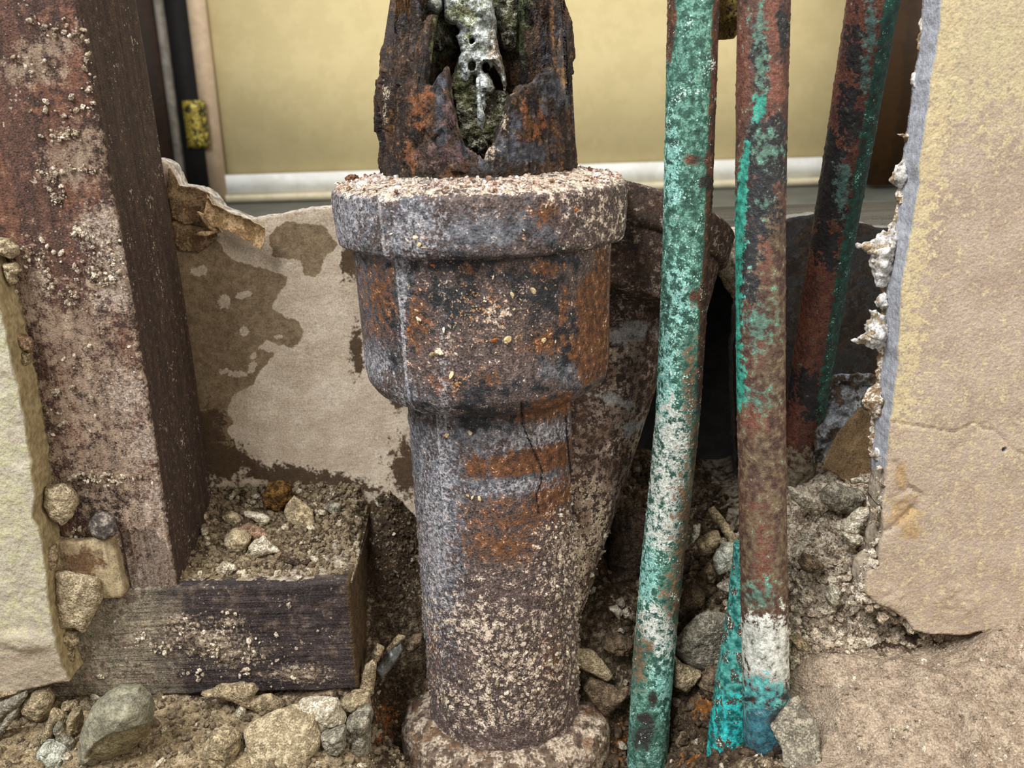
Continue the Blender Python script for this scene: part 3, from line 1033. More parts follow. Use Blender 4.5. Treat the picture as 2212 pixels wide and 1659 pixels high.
A = {'mud': mudness, 'tan': smooth(-40, -60, V[:, 0]) * smooth(296, 285, V[:, 1]) * 0.8,
     'dark': emask(V, [(830, 1560, 60, 130), (1330, 1200, 90, 120), (1550, 1060, 120, 60), (840, 1180, 90, 160), (1340, 1600, 50, 80), (1540, 1580, 80, 50), (1740, 1240, 30, 90), (1880, 1385, 160, 24), (1720, 1150, 30, 60)]) * 0.95,
     'rust': emask(V, [(835, 1555, 26, 36), (1520, 1530, 40, 26), (820, 1600, 14, 20), (1500, 1640, 50, 20), (1340, 1600, 14, 40)]) * 0.8,
     'ash': smooth(84, 92, V[:, 0]) * smooth(288, 295, V[:, 1]) * 0.72}
o = mesh_obj('ground', V, grid_faces(nx, ny), None, M_soil, attrs=A)
o['kind'] = 'structure'

# rubble bed lying on the sill
BX = np.arange(-126, SX1 + 1.0, 0.6)
BY = np.arange(294.5, 348, 0.6)
bx, by = np.meshgrid(BX, BY)
bp = np.stack([bx.ravel(), by.ravel(), 0 * bx.ravel()], 1)


def bed_base(X, Y):
    t = np.clip((Y - 294) / 52, 0, 1)
    e = smooth(SX1 + 0.5, SX1 - 5, X)
    return SZT - 0.8 + (15.5 * t ** 1.5) * (0.35 + 0.65 * e) + 0.6 * e


c1, v1 = cells(bp, 5.5, 191)
c2, v2 = cells(bp, 2.4, 192)
amp = np.clip((bp[:, 1] - 294) / 14, 0.15, 1)
ZBED = (bed_base(bp[:, 0], bp[:, 1]) + amp * ((0.5 - c1) * 2.6 * v1 + (0.5 - c2) * 1.3 * v2 + 1.0 * fbm(bp, 12, 3, 193)) + 0.3 * fbm(bp, 1.6, 2, 194)).reshape(bx.shape)
top = np.stack([bx.ravel(), by.ravel(), ZBED.ravel()], 1)
low = top.copy()
low[:, 2] = SZT - 1.5
nbx, nby = len(BX), len(BY)
n0 = len(top)
q = [grid_faces(nbx, nby), grid_faces(nbx, nby, flip=True) + n0]
rim = np.concatenate([np.arange(nbx), np.arange(1, nby) * nbx + nbx - 1, (nby - 1) * nbx + np.arange(nbx - 2, -1, -1), np.arange(nby - 2, 0, -1) * nbx])
r2 = np.roll(rim, -1)
q.append(np.stack([rim, rim + n0, r2 + n0, r2], 1)[:, ::-1])
V = np.concatenate([top, low])
x_, y_ = proj(V)
A = {'tan': smooth(1140, 1250, y_) * 0.55, 'mud': 0 * x_, 'dark': emask(V, [(560, 1060, 90, 40), (700, 1150, 60, 60), (600, 1220, 40, 14)]), 'rust': 0 * x_,
     'ash': np.clip(emask(V, [(650, 1250, 150, 26, -6), (720, 1210, 50, 40), (480, 1265, 90, 14)]), 0, 1)}
o = mesh_obj('rubble_bed', V, np.concatenate(q), None, M_soil, attrs=A)
props(o, 'bed of dark soil and fine rubble lying on the sill plate', 'rubble', kind='stuff')


def bed(X, Y):
    X = np.clip((np.asarray(X, float) - BX[0]) / 0.6, 0, nbx - 1.001)
    Y = np.clip((np.asarray(Y, float) - BY[0]) / 0.6, 0, nby - 1.001)
    i, j = X.astype(int), Y.astype(int)
    return ZBED[j, i]


def on_bed(X, Y):
    return (X > BX[0]) & (X < BX[-1]) & (Y > BY[0]) & (Y < BY[-1])


def hit(px, py, y0=205, y1=370):
    d = FW * FPX + RT * (px - IW / 2) + UP * (IH / 2 - py)
    Ys = np.arange(y0, y1, 0.4)
    X, Z = d[0] / d[1] * Ys, d[2] / d[1] * Ys
    G = ground(X, Ys)
    b = on_bed(X, Ys)
    G = np.where(b, np.maximum(G, bed(X, Ys)), G)
    k = np.where(Z <= G)[0]
    if not len(k):
        return np.array([X[-1], Ys[-1], Z[-1]])
    return np.array([X[k[0]], Ys[k[0]], G[k[0]]])


# ------------------------------------------------------------------ crumbs (uncountable fine rubble)
def ico(sub):
    t = (1 + 5 ** 0.5) / 2
    v = [(-1, t, 0), (1, t, 0), (-1, -t, 0), (1, -t, 0), (0, -1, t), (0, 1, t), (0, -1, -t), (0, 1, -t), (t, 0, -1), (t, 0, 1), (-t, 0, -1), (-t, 0, 1)]
    f = [(0, 11, 5), (0, 5, 1), (0, 1, 7), (0, 7, 10), (0, 10, 11), (1, 5, 9), (5, 11, 4), (11, 10, 2), (10, 7, 6), (7, 1, 8), (3, 9, 4), (3, 4, 2), (3, 2, 6), (3, 6, 8), (3, 8, 9), (4, 9, 5), (2, 4, 11), (6, 2, 10), (8, 6, 7), (9, 8, 1)]
    v = [np.array(p, float) / np.linalg.norm(p) for p in v]
    for _ in range(sub):
        mid, nf = {}, []

        def m(a, b):
            k = (min(a, b), max(a, b))
            if k not in mid:
                p = v[a] + v[b]
                v.append(p / np.linalg.norm(p))
                mid[k] = len(v) - 1
            return mid[k]
        for a, b, c in f:
            x, y, z = m(a, b), m(b, c), m(c, a)
            nf += [(a, x, z), (b, y, x), (c, z, y), (x, y, z)]
        f = nf
    return np.array(v), np.array(f)


def rotmats(n, rs):
    q = rs.normal(size=(n, 4))
    q /= np.linalg.norm(q, axis=1)[:, None]
    w, x, y, z = q.T
    return np.stack([np.stack([1 - 2 * (y * y + z * z), 2 * (x * y - z * w), 2 * (x * z + y * w)], 1),
                     np.stack([2 * (x * y + z * w), 1 - 2 * (x * x + z * z), 2 * (y * z - x * w)], 1),
                     np.stack([2 * (x * z - y * w), 2 * (y * z + x * w), 1 - 2 * (x * x + y * y)], 1)], 1)


def crumbs(name, pos, size, mat, seed, parent=None, sub=1, flat=(0.55, 1.0)):
    """one mesh of many small broken grains; the finest ones get the plainest shape"""
    rs = np.random.RandomState(seed)
    pos, size = np.asarray(pos, float), np.asarray(size, float)
    VV, FF, RV, base = [], [], [], 0
    for sb, sel in ((0, size < 1.5), (sub, size >= 1.5)):
        n = int(sel.sum())
        if not n:
            continue
        v, f = ico(sb)
        kinds = [v * (1 + 0.55 * (rs.rand(len(v), 1) - 0.5)) for _ in range(12)]
        kv = np.stack(kinds)[rs.randint(0, 12, n)]
        sc = np.stack([rs.uniform(0.7, 1.3, n), rs.uniform(0.5, 1.0, n), rs.uniform(flat[0], flat[1], n) * 0.8], 1)
        kv = kv * sc[:, None, :]
        kv = np.einsum('nij,nvj->nvi', rotmats(n, rs), kv) * (size[sel] / 2)[:, None, None]
        VV.append((kv + pos[sel][:, None, :]).reshape(-1, 3))
        FF.append((f[None] + (np.arange(n) * len(v))[:, None, None]).reshape(-1, 3) + base)
        RV.append(np.repeat(rs.rand(n), len(v)))
        base += n * len(v)
    o = mesh_obj(name, np.concatenate(VV), None, np.concatenate(FF), mat, parent, {'rv': np.concatenate(RV)}, smoothed=False)
    o['kind'] = 'stuff'
    return o


M_crumb = material('mixed_rubble_crumbs', ((130, 114, 91), (104, 90, 71), 2.5),
                   [dict(c=((146, 130, 104), (124, 108, 86), 2.5), m='rv', thr=0.55, soft=0.25), dict(c=(188, 174, 148), m='rv', thr=0.92, soft=0.03)], rough=0.95, bump=[(0.6, 0.5)], spec=0.15, grit=0.9)
M_crumbdark = material('dark_soil_crumbs', ((84, 69, 53), (60, 49, 38), 2.5), [dict(c=(114, 99, 79), m='rv', thr=0.75, soft=0.15), dict(c=(188, 176, 156), m='rv', thr=0.97, soft=0.015)], rough=0.95, bump=[(0.6, 0.5)], spec=0.15, grit=0.9)
M_crumbpale = material('pale_plaster_crumbs', ((180, 163, 141), (138, 121, 102), 1.2), [dict(c=(206, 192, 170), m='rv', thr=0.6, soft=0.25)], rough=0.95, bump=[(0.6, 0.5)], spec=0.15, grit=1.0)
rs = np.random.RandomState(5)


def strew(n, x0, x1, y0, y1, smin, smax, pw=2.5, fn=ground, test=None, sink=0.25):
    X = rs.uniform(x0, x1, n)
    Y = rs.uniform(y0, y1, n)
    S = smin + (smax - smin) * rs.rand(n) ** pw
    Z = fn(X, Y) + S * (0.5 - sink) * 0.6
    Pn = np.stack([X, Y, Z], 1)
    k = np.hypot(X + 7, Y - 312) > 43
    t = np.clip(((Pn - np.array([-4.0, 322, -196])) @ np.array([0.322, 0.219, 0.921])), 0, 200)
    k &= np.linalg.norm(Pn - np.array([-4.0, 322, -196]) - t[:, None] * np.array([0.322, 0.219, 0.921]), axis=1) > 30
    return Pn[k], S[k]


p_, s_ = strew(5200, -235, -42, 215, 291, 0.5, 4.2, 4.5)
crumbs('gravel', p_, s_, M_crumb, 1)
props(bpy.data.objects['gravel'], 'loose tan gravel and crumbs on the ground below the sill plate', 'gravel')
p_, s_ = strew(4200, -58, -28, 285, 347, 0.4, 2.6, 4.5)
o = crumbs('soil_crumbs', p_, s_, M_crumbdark, 2)
props(o, 'dark soil crumbs on the slope between the sill plate and the drain pipe', 'soil')
p_, s_ = strew(5600, 18, 92, 258, 392, 0.5, 5.2, 4.0)
o = crumbs('soil_crumbs', p_, s_, M_crumbdark, 3)
props(o, 'dark soil clods and crumbs between the drain pipe and the copper pipes', 'soil')
p_, s_ = strew(3600, -126, SX1 - 0.5, 298, 347, 0.4, 3.6, 4.0, bed)
o = crumbs('gravel', p_, s_, M_crumb, 4)
props(o, 'fine stone crumbs scattered over the rubble on the sill plate', 'gravel')
p_, s_ = strew(9000, 84, 160, 288, 340, 0.5, 4.6, 3.0)
o = crumbs('plaster_crumbs', p_, s_, M_crumbpale, 6)
props(o, 'heap of pale crumbled plaster between the copper pipe and the right drywall', 'plaster rubble')
p_, s_ = strew(2400, 78, 225, 225, 287, 0.3, 2.2, 6.0)
o = crumbs('plaster_crumbs', p_, s_, M_crumbpale, 7)
props(o, 'sparse plaster crumbs on the smooth mortar at lower right', 'plaster rubble')
# crumbled core along the lower broken edge of the right drywall
pp, ss = [], []
edge_ln = np.array([(1912, 1010), (1905, 1060), (1898, 1100), (1902, 1150), (1890, 1190), (1885, 1225), (1868, 1250), (1866, 1285), (1890, 1305), (1930, 1322), (1962, 1345)], float)
for _ in range(520):
    t = rs.uniform(0, len(edge_ln) - 1.001)
    i = int(t)
    e = edge_ln[i] + (edge_ln[i + 1] - edge_ln[i]) * (t - i)
    pp.append(P(e[0] + rs.normal(0, 9), e[1] + rs.normal(0, 9), rs.uniform(281.5, 294)))
    ss.append(0.6 + 4.2 * rs.rand() ** 3)
crumbs('core_crumbs', np.array(pp), np.array(ss), M_crumbpale, 19, wall_right)
# mortar stuck to the stud and sill
blobs = [(140, 290, 40, 14, 60), (110, 370, 26, 30, 40), (125, 430, 22, 22, 40), (180, 370, 30, 10, 26), (185, 500, 30, 24, 60), (215, 590, 60, 60, 110), (100, 570, 26, 40, 50), (105, 610, 16, 12, 22), (150, 640, 20, 16, 24), (235, 540, 40, 60, 90), (80, 60, 70, 26, 34), (70, 140, 60, 30, 40), (150, 75, 30, 18, 18),
         (150, 880, 70, 60, 50), (120, 850, 14, 8, 14), (180, 1030, 60, 16, 60), (260, 1035, 60, 14, 50), (170, 1150, 20, 20, 40), (60, 850, 14, 60, 30), (60, 560, 20, 60, 30), (120, 240, 60, 30, 30), (200, 800, 90, 120, 70), (190, 180, 20, 120, 40)]
pp, ss = [], []
for cx, cy, rx, ry, n in blobs:
    for _ in range(n):
        x, y = rs.normal(cx, rx * 0.55), rs.normal(cy, ry * 0.55)
        p = P(x, y, 292.6)
        if XS0 < p[0] < XS1 - 0.5:
            pp.append(p)
            ss.append(0.35 + 2.0 * rs.rand() ** 4)
o = crumbs('mortar_crumbs', np.array(pp), np.array(ss), M_crumbpale, 8, stud)
pp, ss = [], []
for cx, cy, rx, ry, n in [(300, 1378, 18, 26, 50), (400, 1370, 40, 26, 90), (470, 1400, 60, 24, 120), (540, 1420, 20, 10, 30), (350, 1400, 26, 14, 50), (390, 1340, 20, 8, 24), (490, 1346, 26, 9, 24), (500, 1320, 30, 14, 16), (625, 1303, 10, 8, 10), (640, 1450, 40, 14, 30), (205, 1462, 20, 9, 26), (250, 1350, 8, 8, 3), (530, 1450, 8, 8, 8), (430, 1450, 90, 20, 40), (560, 1400, 120, 50, 50)]:
    for _ in range(n):
        pp.append(P(rs.normal(cx, rx * 0.55), rs.normal(cy, ry * 0.55), 291.8))
        ss.append(0.35 + 2.0 * rs.rand() ** 3.5)
o = crumbs('mortar_crumbs', np.array(pp), np.array(ss), M_crumbpale, 9, sill)

# ------------------------------------------------------------------ single stones, chips and lumps
def rockmat(name, c1, c2, c3=None, size=5):
    return material(name, (c1, c2, size), [dict(c=c3 or tuple(min(255, int(v * 1.16)) for v in c1), ns=2.5, amp=0.9, thr=0.62, soft=0.2), dict(c=tuple(int(v * 0.5) for v in c2), vor=1.5, thr=1.16, soft=0.06, clump=1.8, op=0.7)],
                    rough=0.95, bump=[(1.2, 0.75), (0.6, 0.45)], spec=0.15, grit=0.6)


RM = {'tan': rockmat('tan_stone', (150, 134, 106), (122, 107, 83)), 'grey': rockmat('grey_stone', (134, 126, 110), (106, 99, 86)), 'white': rockmat('pale_chip', (190, 178, 154), (160, 146, 122), (206, 196, 176)),
      'brown': rockmat('brown_clod', (104, 88, 69), (78, 65, 51)), 'pink': rockmat('pinkish_shard', (148, 120, 97), (126, 102, 82)), 'rust': rockmat('rusty_clod', (88, 62, 32), (60, 42, 22), (112, 82, 40), 2.5),
      'ochre': rockmat('ochre_plaster', (164, 147, 117), (138, 122, 95), (178, 162, 132)), 'mint': rockmat('greenish_white_stone', (176, 176, 158), (134, 130, 108), (190, 190, 176), 5), 'glass': material('dark_glossy_flake', ((88, 88, 82), (60, 58, 52), 6), rough=0.25, spec=0.6, bump=[(5, 0.4)]),
      'dark': rockmat('dark_clod', (66, 54, 44), (46, 37, 30))}


def chunk(name, label, cat, poly, mat, Y=None, H=3.0, T=1.2, seed=1, facet=0.5, rag=0.35, parent=None, cell=None, group=None, lean=0.0, rmax=None):
    """a stone with the given outline, domed on both sides, resting on the ground"""
    po = np.array(poly, float)
    if Y is None:
        b = po[po[:, 1].argmax()]
        h = hit(po[:, 0].mean(), po[:, 1].max() - 0.12 * (po[:, 1].max() - po[:, 1].min()))
        Y = h[1] - 0.2 * H
    pts = [XZ(x, y, Y) for x, y in po]
    sz = np.ptp(np.array(pts), axis=0).min()
    cell = cell or max(0.28, min(0.8, sz / 26))
    rm = rmax or sz * 0.38

    def dome(d):
        t = np.clip(d / rm, 0, 1)
        return H * np.sqrt(1 - (1 - t) ** 2)
    zmid = np.mean([p[1] for p in pts])

    def dsp(X, Z, d):
        g = np.stack([X, np.full_like(X, Y), Z], 1)
        c, v = cells(g, max(2.0, sz * 0.45), seed)
        t = np.clip(d / rm, 0, 1)
        return -dome(d) * (1 - facet * (0.9 * c * v)) + (0.22 * H * fbm(g, sz * 0.3, 4, seed + 3, gain=0.6) + 0.22 * fbm(g, 1.4, 2, seed + 4)) * (0.3 + t) + lean * (Z - zmid)
    V, q, A = sheet(pts, Y, T, cell, dsp, rag=rag * min(1.0, sz / 10), ragsize=max(1.2, sz * 0.3), rings=2, seed=seed, edgeamp=0.25, thin=lambda X, Z, d: T + dome(d) * 1.7)
    o = mesh_obj(name, V, q, None, RM[mat] if isinstance(mat, str) else mat, parent)
    if parent is None:
        props(o, label, cat, group)
    return o


def Z0(pts):
    return z2(pts, 0, 1400, 5.267)


def Z1(pts):
    return z2(pts, 440, 1480, 5.53)


def Z2(pts):
    return z2(pts, 400, 1000, 4.148)


def Z3(pts):
    return z2(pts, 1220, 1050, 2.724)


def Z4(pts):
    return z2(pts, 1680, 1000, 3.95)


def Z5(pts):
    return z2(pts, 760, 1300, 4.62)


S = 100
# --- lower left corner
M_cobble = material('grey_tan_cobble', ((134, 130, 110), (112, 106, 88), 7), [dict(c=((150, 144, 122), (134, 126, 104), 2.5), ns=5, amp=0.9, thr=0.58, soft=0.2), dict(c=((128, 116, 86), (108, 96, 70), 5), m='under', ns=2.5, amp=0.2, soft=0.12)], rough=0.9, bump=[(1.2, 0.45), (0.6, 0.3)], grit=0.6)
_big = Z0([(900, 1130), (940, 900), (1040, 680), (1180, 550), (1330, 480), (1560, 480), (1690, 600), (1735, 740), (1700, 900), (1650, 1040), (1500, 1150), (1320, 1240), (1130, 1280), (950, 1265)])
o = chunk('cobblestone', 'large rounded grey cobble with a broken tan underside in the lower left corner', 'stone', _big, M_cobble, H=10, T=2, seed=3, facet=0.1, rag=0.15, rmax=13, cell=0.5)
me = o.data
co = np.zeros(len(me.vertices) * 3)
me.vertices.foreach_get('co', co)
co = co.reshape(-1, 3) / MMU + np.array(o.location) / MMU - np.array([0, 0, ZC])
und = pmask(co, [Z0([(950, 1275), (1000, 1190), (1080, 1090), (1160, 1040), (1270, 970), (1400, 960), (1560, 900), (1720, 850), (1800, 1100), (1400, 1300), (1100, 1340)])], 8)
at = me.attributes.new('under', 'FLOAT', 'POINT')
at.data.foreach_set('value', und.astype(np.float32))
cw = co.copy()
cw[:, 1] += 1.6 * smooth(0.45, 0.62, und)
me.vertices.foreach_set('co', ((cw - np.array(o.location) / MMU + np.array([0, 0, ZC])) * MMU).astype(np.float32).ravel())
chunk('stone', 'angular brown stone tucked under the left plaster edge beside the cobble', 'stone', Z0([(235, 650), (300, 570), (400, 480), (530, 480), (600, 590), (560, 760), (500, 815), (380, 790), (270, 720)]), 'tan', H=5, seed=4)
chunk('stone_shard', 'leftmost flat grey stone slab leaning at the picture edge under the left plaster', 'stone', Z0([(-60, 650), (0, 620), (150, 560), (290, 500), (300, 560), (210, 680), (90, 740), (0, 880), (-60, 900)]), 'grey', H=3, seed=5)
chunk('stone_shard', 'thin slanting stone shard at the left picture edge below the grey slab', 'stone', Z0([(-40, 960), (0, 880), (90, 760), (195, 705), (180, 780), (30, 990), (-40, 1080)]), 'grey', H=2, seed=6)
chunk('stone_shard', 'upright pointed brown shard left of the cobble, beneath the angular stone', 'stone', Z0([(450, 1100), (520, 880), (590, 700), (720, 770), (720, 800), (640, 870), (600, 1050)]), 'tan', H=3, seed=7)
chunk('stone', 'small brown five-sided stone touching the left side of the cobble', 'stone', Z0([(710, 890), (780, 760), (850, 705), (910, 730), (925, 900), (890, 1035), (740, 960)]), 'tan', H=4, seed=8)
chunk('stone_shard', 'mottled slender shard between the greenish white stone and the brown five-sided stone', 'stone', Z0([(600, 920), (650, 840), (700, 860), (720, 960), (830, 1060), (860, 1150), (790, 1170), (640, 1020)]), 'grey', H=2, seed=9)
chunk('stone', 'greenish white lump at the bottom edge left of the cobble', 'stone', Z0([(420, 1180), (490, 1100), (560, 1080), (640, 1140), (700, 1170), (800, 1270), (760, 1340), (610, 1355), (530, 1270)]), 'mint', H=5, seed=10, Y=264)
chunk('stone', 'small tan pebble behind the cobble under the sill plate', 'stone', Z0([(700, 640), (830, 615), (885, 670), (830, 720), (710, 735)]), 'tan', H=2.5, seed=11)
chunk('plaster_lump', 'broken plaster strip hanging beneath the left drywall at the picture edge', 'plaster', Z0([(-60, 480), (0, 470), (225, 468), (205, 510), (100, 535), (0, 560), (-60, 575)]), 'ochre', Y=281, H=2, seed=12)
# --- chunks beside the left drywall
chunk('plaster_lump', 'rounded tan plaster lump lodged between the left drywall and the stud', 'plaster', z2([(243, 130), (330, 118), (400, 160), (415, 230), (390, 300), (340, 340), (280, 300), (240, 230)], 0, 1000, 2.517), 'ochre', Y=287, H=3, seed=13)
chunk('plaster_lump', 'torn ochre plaster flake hanging in front of the sill beside the left drywall', 'plaster', z2([(300, 590), (380, 600), (530, 630), (555, 740), (530, 790), (490, 860), (460, 930), (410, 900), (320, 900), (300, 740)], 0, 1000, 2.517), 'ochre', Y=286, H=2.2, seed=14, rmax=4)
chunk('plaster_chip', 'small round pale chip under the ochre plaster flake', 'plaster', z2([(290, 920), (410, 925), (425, 980), (390, 1015), (310, 1010)], 0, 1000, 2.517), 'tan', Y=287, H=2, seed=15)
chunk('plaster_chip', 'lowest square brownish chip between left drywall and sill', 'plaster', z2([(320, 1025), (400, 1020), (400, 1080), (370, 1090), (330, 1070)], 0, 1000, 2.517), 'tan', Y=287, H=2, seed=16)
chunk('plaster_chip', 'narrow plaster chip on the broken left drywall edge above the ochre flake', 'plaster', z2([(255, 460), (295, 450), (310, 520), (300, 580), (270, 570)], 0, 1000, 2.517), 'tan', Y=285, H=2, seed=17)
chunk('plaster_chip', 'topmost pale plaster piece on the broken left drywall beside the stud', 'plaster', z2([(0, 90), (40, 95), (95, 140), (104, 190), (70, 212), (20, 195), (-30, 180), (-30, 90)], 0, 480, 2.675), 'ochre', Y=289, H=3, seed=18)
chunk('plaster_chip', 'second pale plaster piece down the broken left drywall beside the stud', 'plaster', z2([(20, 240), (80, 235), (118, 280), (80, 315), (95, 345), (70, 370), (40, 330)], 0, 480, 2.675), 'ochre', Y=289, H=2.5, seed=19)
chunk('plaster_chip', 'folded brown paper-faced chip halfway down the left drywall edge', 'plaster', z2([(95, 640), (150, 660), (185, 690), (180, 740), (140, 740), (105, 700)], 0, 480, 2.675), 'pink', Y=288, H=2, seed=20)
chunk('plaster_chip', 'tan chip just under the folded brown chip on the left drywall edge', 'plaster', z2([(125, 750), (170, 760), (182, 800), (150, 830), (130, 825)], 0, 480, 2.675), 'tan', Y=288, H=2, seed=21)
# --- bottom middle
chunk('flat_stone', 'broad flat ochre stone at the bottom edge right of the cobble', 'stone', Z1([(450, 620), (520, 560), (800, 470), (1000, 430), (1280, 430), (1320, 560), (1400, 680), (1390, 740), (1280, 830), (1210, 990), (1150, 1080), (700, 1090), (560, 850)]), 'ochre', H=4, seed=22, rmax=4, facet=0.3, lean=0.8, Y=267)
chunk('mortar_lump', 'rounded mortar lump at the bottom edge left of the flat ochre stone', 'mortar', Z1([(-10, 760), (100, 560), (300, 540), (420, 600), (430, 750), (400, 880), (300, 980), (60, 1000), (-10, 900)]), 'tan', H=6, seed=23, Y=266)
chunk('mortar_lump', 'pale pitted mortar lump wedged under the right end of the sill', 'mortar', Z1([(1130, 210), (1250, 175), (1600, 180), (1640, 330), (1700, 400), (1690, 460), (1580, 510), (1480, 580), (1380, 590), (1310, 500), (1310, 420), (1190, 320)]), 'white', H=5, seed=24)
chunk('mortar_lump', 'grey-tan mortar lump under the sill corner right of the pitted lump', 'mortar', Z1([(1650, 180), (1800, 90), (1980, 110), (1995, 260), (1840, 310), (1720, 400), (1640, 300)]), 'tan', H=5, seed=25)
chunk('mortar_lump', 'tall grey mortar lump at the edge of the pit left of the drain base', 'mortar', Z1([(1710, 420), (1850, 310), (2000, 270), (2020, 360), (1990, 500), (1995, 850), (1880, 940), (1800, 1020), (1720, 900), (1690, 600)]), 'grey', H=6, seed=26, Y=276)
chunk('mortar_lump', 'small grey mortar lump below the pale pitted lump', 'mortar', Z1([(1400, 600), (1690, 500), (1690, 760), (1600, 830), (1500, 790), (1410, 700)]), 'grey', H=4, seed=27)
chunk('mortar_lump', 'dark wedge of mortar at the bottom edge right of the flat ochre stone', 'mortar', Z1([(1230, 990), (1400, 780), (1480, 800), (1700, 860), (1760, 1000), (1500, 1060)]), 'brown', H=4, seed=28, Y=268)
chunk('stone_chip', 'small white chip on the gravel below the middle of the sill', 'stone chip', Z1([(365, 370), (440, 240), (500, 290), (500, 340), (440, 390)]), 'white', H=1.6, seed=29)
chunk('mortar_lump', 'crumbly tan crust against the bottom edge of the sill above the flat ochre stone', 'mortar', Z1([(-60, 120), (200, 10), (420, -10), (600, 0), (660, 60), (600, 150), (800, 130), (960, 240), (800, 380), (560, 300), (300, 180)]), 'tan', H=3, seed=30, rag=0.8)
# --- on the sill
chunk('stone_chip', 'large flat buff chip on the rubble in the middle of the sill', 'stone chip', Z2([(890, 400), (950, 330), (1080, 400), (1140, 440), (1170, 545), (1100, 550), (930, 530), (885, 450)]), 'tan', H=1.6, seed=31, lean=0.6)
chunk('stone_chip', 'long pale chip lying behind the round tan pebble on the sill', 'stone chip', Z2([(525, 440), (600, 445), (700, 465), (760, 510), (740, 540), (690, 565), (610, 510), (530, 480)]), 'white', H=1.6, seed=32)
chunk('stone_chip', 'ochre chip nearest the stud among the sill pebbles', 'stone chip', Z2([(330, 490), (400, 440), (460, 460), (500, 520), (470, 565), (380, 555)]), 'ochre', H=2, seed=33)
chunk('pebble', 'round tan pebble on the sill left of the white triangular chip', 'stone', Z2([(360, 660), (420, 600), (520, 610), (590, 680), (560, 760), (480, 795), (400, 780), (350, 720)]), 'ochre', H=4.5, seed=34, facet=0.1)
chunk('stone_shard', 'pinkish flat shard behind the white triangular chip on the sill', 'stone', Z2([(480, 590), (560, 545), (680, 600), (775, 695), (740, 720), (600, 700)]), 'pink', H=1.4, seed=35)
chunk('stone_chip', 'bright white triangular chip with a dark pit on the sill', 'stone chip', Z2([(565, 760), (610, 700), (700, 665), (740, 710), (850, 800), (720, 825), (600, 860)]), 'white', H=2.2, seed=36)
chunk('rust_clod', 'spongy rusty brown clod at the back of the sill rubble', 'clod', Z2([(680, 310), (740, 200), (840, 155), (940, 210), (970, 310), (900, 420), (800, 425), (700, 370)]), 'rust', H=5, seed=37, rag=0.8)
chunk('stone_chip', 'grey angular chip at the right end of the sill rubble', 'stone chip', Z2([(1240, 410), (1310, 360), (1390, 370), (1390, 460), (1330, 465)]), 'grey', H=2, seed=38)
chunk('stone_chip', 'tiny square cream chip at the foot of the stud on the sill', 'stone chip', Z2([(138, 592), (200, 585), (207, 645), (145, 652)]), 'white', H=1.2, seed=39)
chunk('stone_chip', 'cream chip near the front edge of the sill beside the stud', 'stone chip', Z2([(275, 960), (330, 890), (440, 925), (460, 960), (350, 1000), (280, 995)]), 'white', H=1.3, seed=40)
chunk('stone_chip', 'small yellow chip beside the square cream chip at the stud foot', 'stone chip', Z2([(215, 640), (292, 640), (292, 680), (240, 684)]), 'ochre', H=1.0, seed=41)
chunk('stone_chip', 'white sliver lying flat behind the sill end near the drain pipe', 'stone chip', Z2([(1605, 255), (1650, 245), (1700, 265), (1690, 285), (1630, 290)]), 'white', H=0.9, seed=42)
chunk('stone_chip', 'white sliver standing on the soil behind the sill end near the drain pipe', 'stone chip', Z2([(1680, 312), (1705, 308), (1742, 380), (1738, 402), (1715, 385)]), 'white', H=0.8, seed=43)
chunk('stone_chip', 'oval white flake at the front edge in the middle of the sill', 'stone chip', Z2([(960, 1035), (1000, 1015), (1045, 1025), (1020, 1052), (975, 1052)]), 'white', H=0.7, seed=44)
chunk('stone_chip', 'little round white chip at the end of the dark bark strip on the sill', 'stone chip', Z2([(1120, 850), (1160, 845), (1200, 870), (1175, 895), (1130, 885)]), 'white', H=1.0, seed=45)
chunk('bark_strip', 'dark brown strip of bark lying on the sill right of the white triangular chip', 'bark', Z2([(880, 850), (950, 870), (1040, 880), (1125, 870), (1110, 905), (1020, 935), (940, 910), (890, 890)]), 'dark', H=1.4, seed=46)
chunk('stone_chip', 'pale chip on the rubble behind the ochre chip near the stud', 'stone chip', Z2([(385, 300), (425, 262), (447, 290), (420, 330), (395, 345)]), 'white', H=1.2, seed=47)
chunk('stone_chip', 'tan chip leaning against the back board right of the rusty clod', 'stone chip', Z2([(970, 190), (1010, 160), (1050, 180), (1020, 230), (975, 230)]), 'tan', H=1.4, seed=48)
chunk('stone_chip', 'pale flat chip left of the rusty clod at the back of the sill', 'stone chip', Z2([(580, 295), (630, 275), (675, 300), (650, 328), (610, 320)]), 'white', H=1.0, seed=49)
# --- pit left of the drain
chunk('plaster_shard', 'tall tan plaster shard standing beside the sawn end of the sill', 'plaster', Z5([(60, 900), (130, 650), (200, 590), (245, 620), (235, 760), (212, 930), (120, 960)]), 'tan', H=2, seed=50, Y=294)
chunk('plaster_shard', 'middle tan shard of the row between sill end and drain pipe', 'plaster', Z5([(180, 550), (250, 430), (325, 470), (260, 605)]), 'tan', H=1.8, seed=51, Y=303)
chunk('plaster_shard', 'upper tan shard of the row between sill end and drain pipe', 'plaster', Z5([(340, 480), (460, 335), (535, 360), (420, 460), (370, 515)]), 'tan', H=1.5, seed=52, Y=308)
chunk('glossy_flake', 'dark glossy flake with a bright glint between sill end and drain pipe', 'flake', Z5([(250, 650), (350, 520), (480, 425), (512, 500), (400, 650), (300, 720)]), 'glass', H=1.2, seed=53, Y=306, lean=0.5)
chunk('soil_clod', 'brown clod touching the drain pipe above the dark pit', 'clod', Z5([(520, 430), (600, 350), (700, 330), (720, 400), (640, 480), (560, 510)]), 'brown', H=3, seed=54, Y=312)
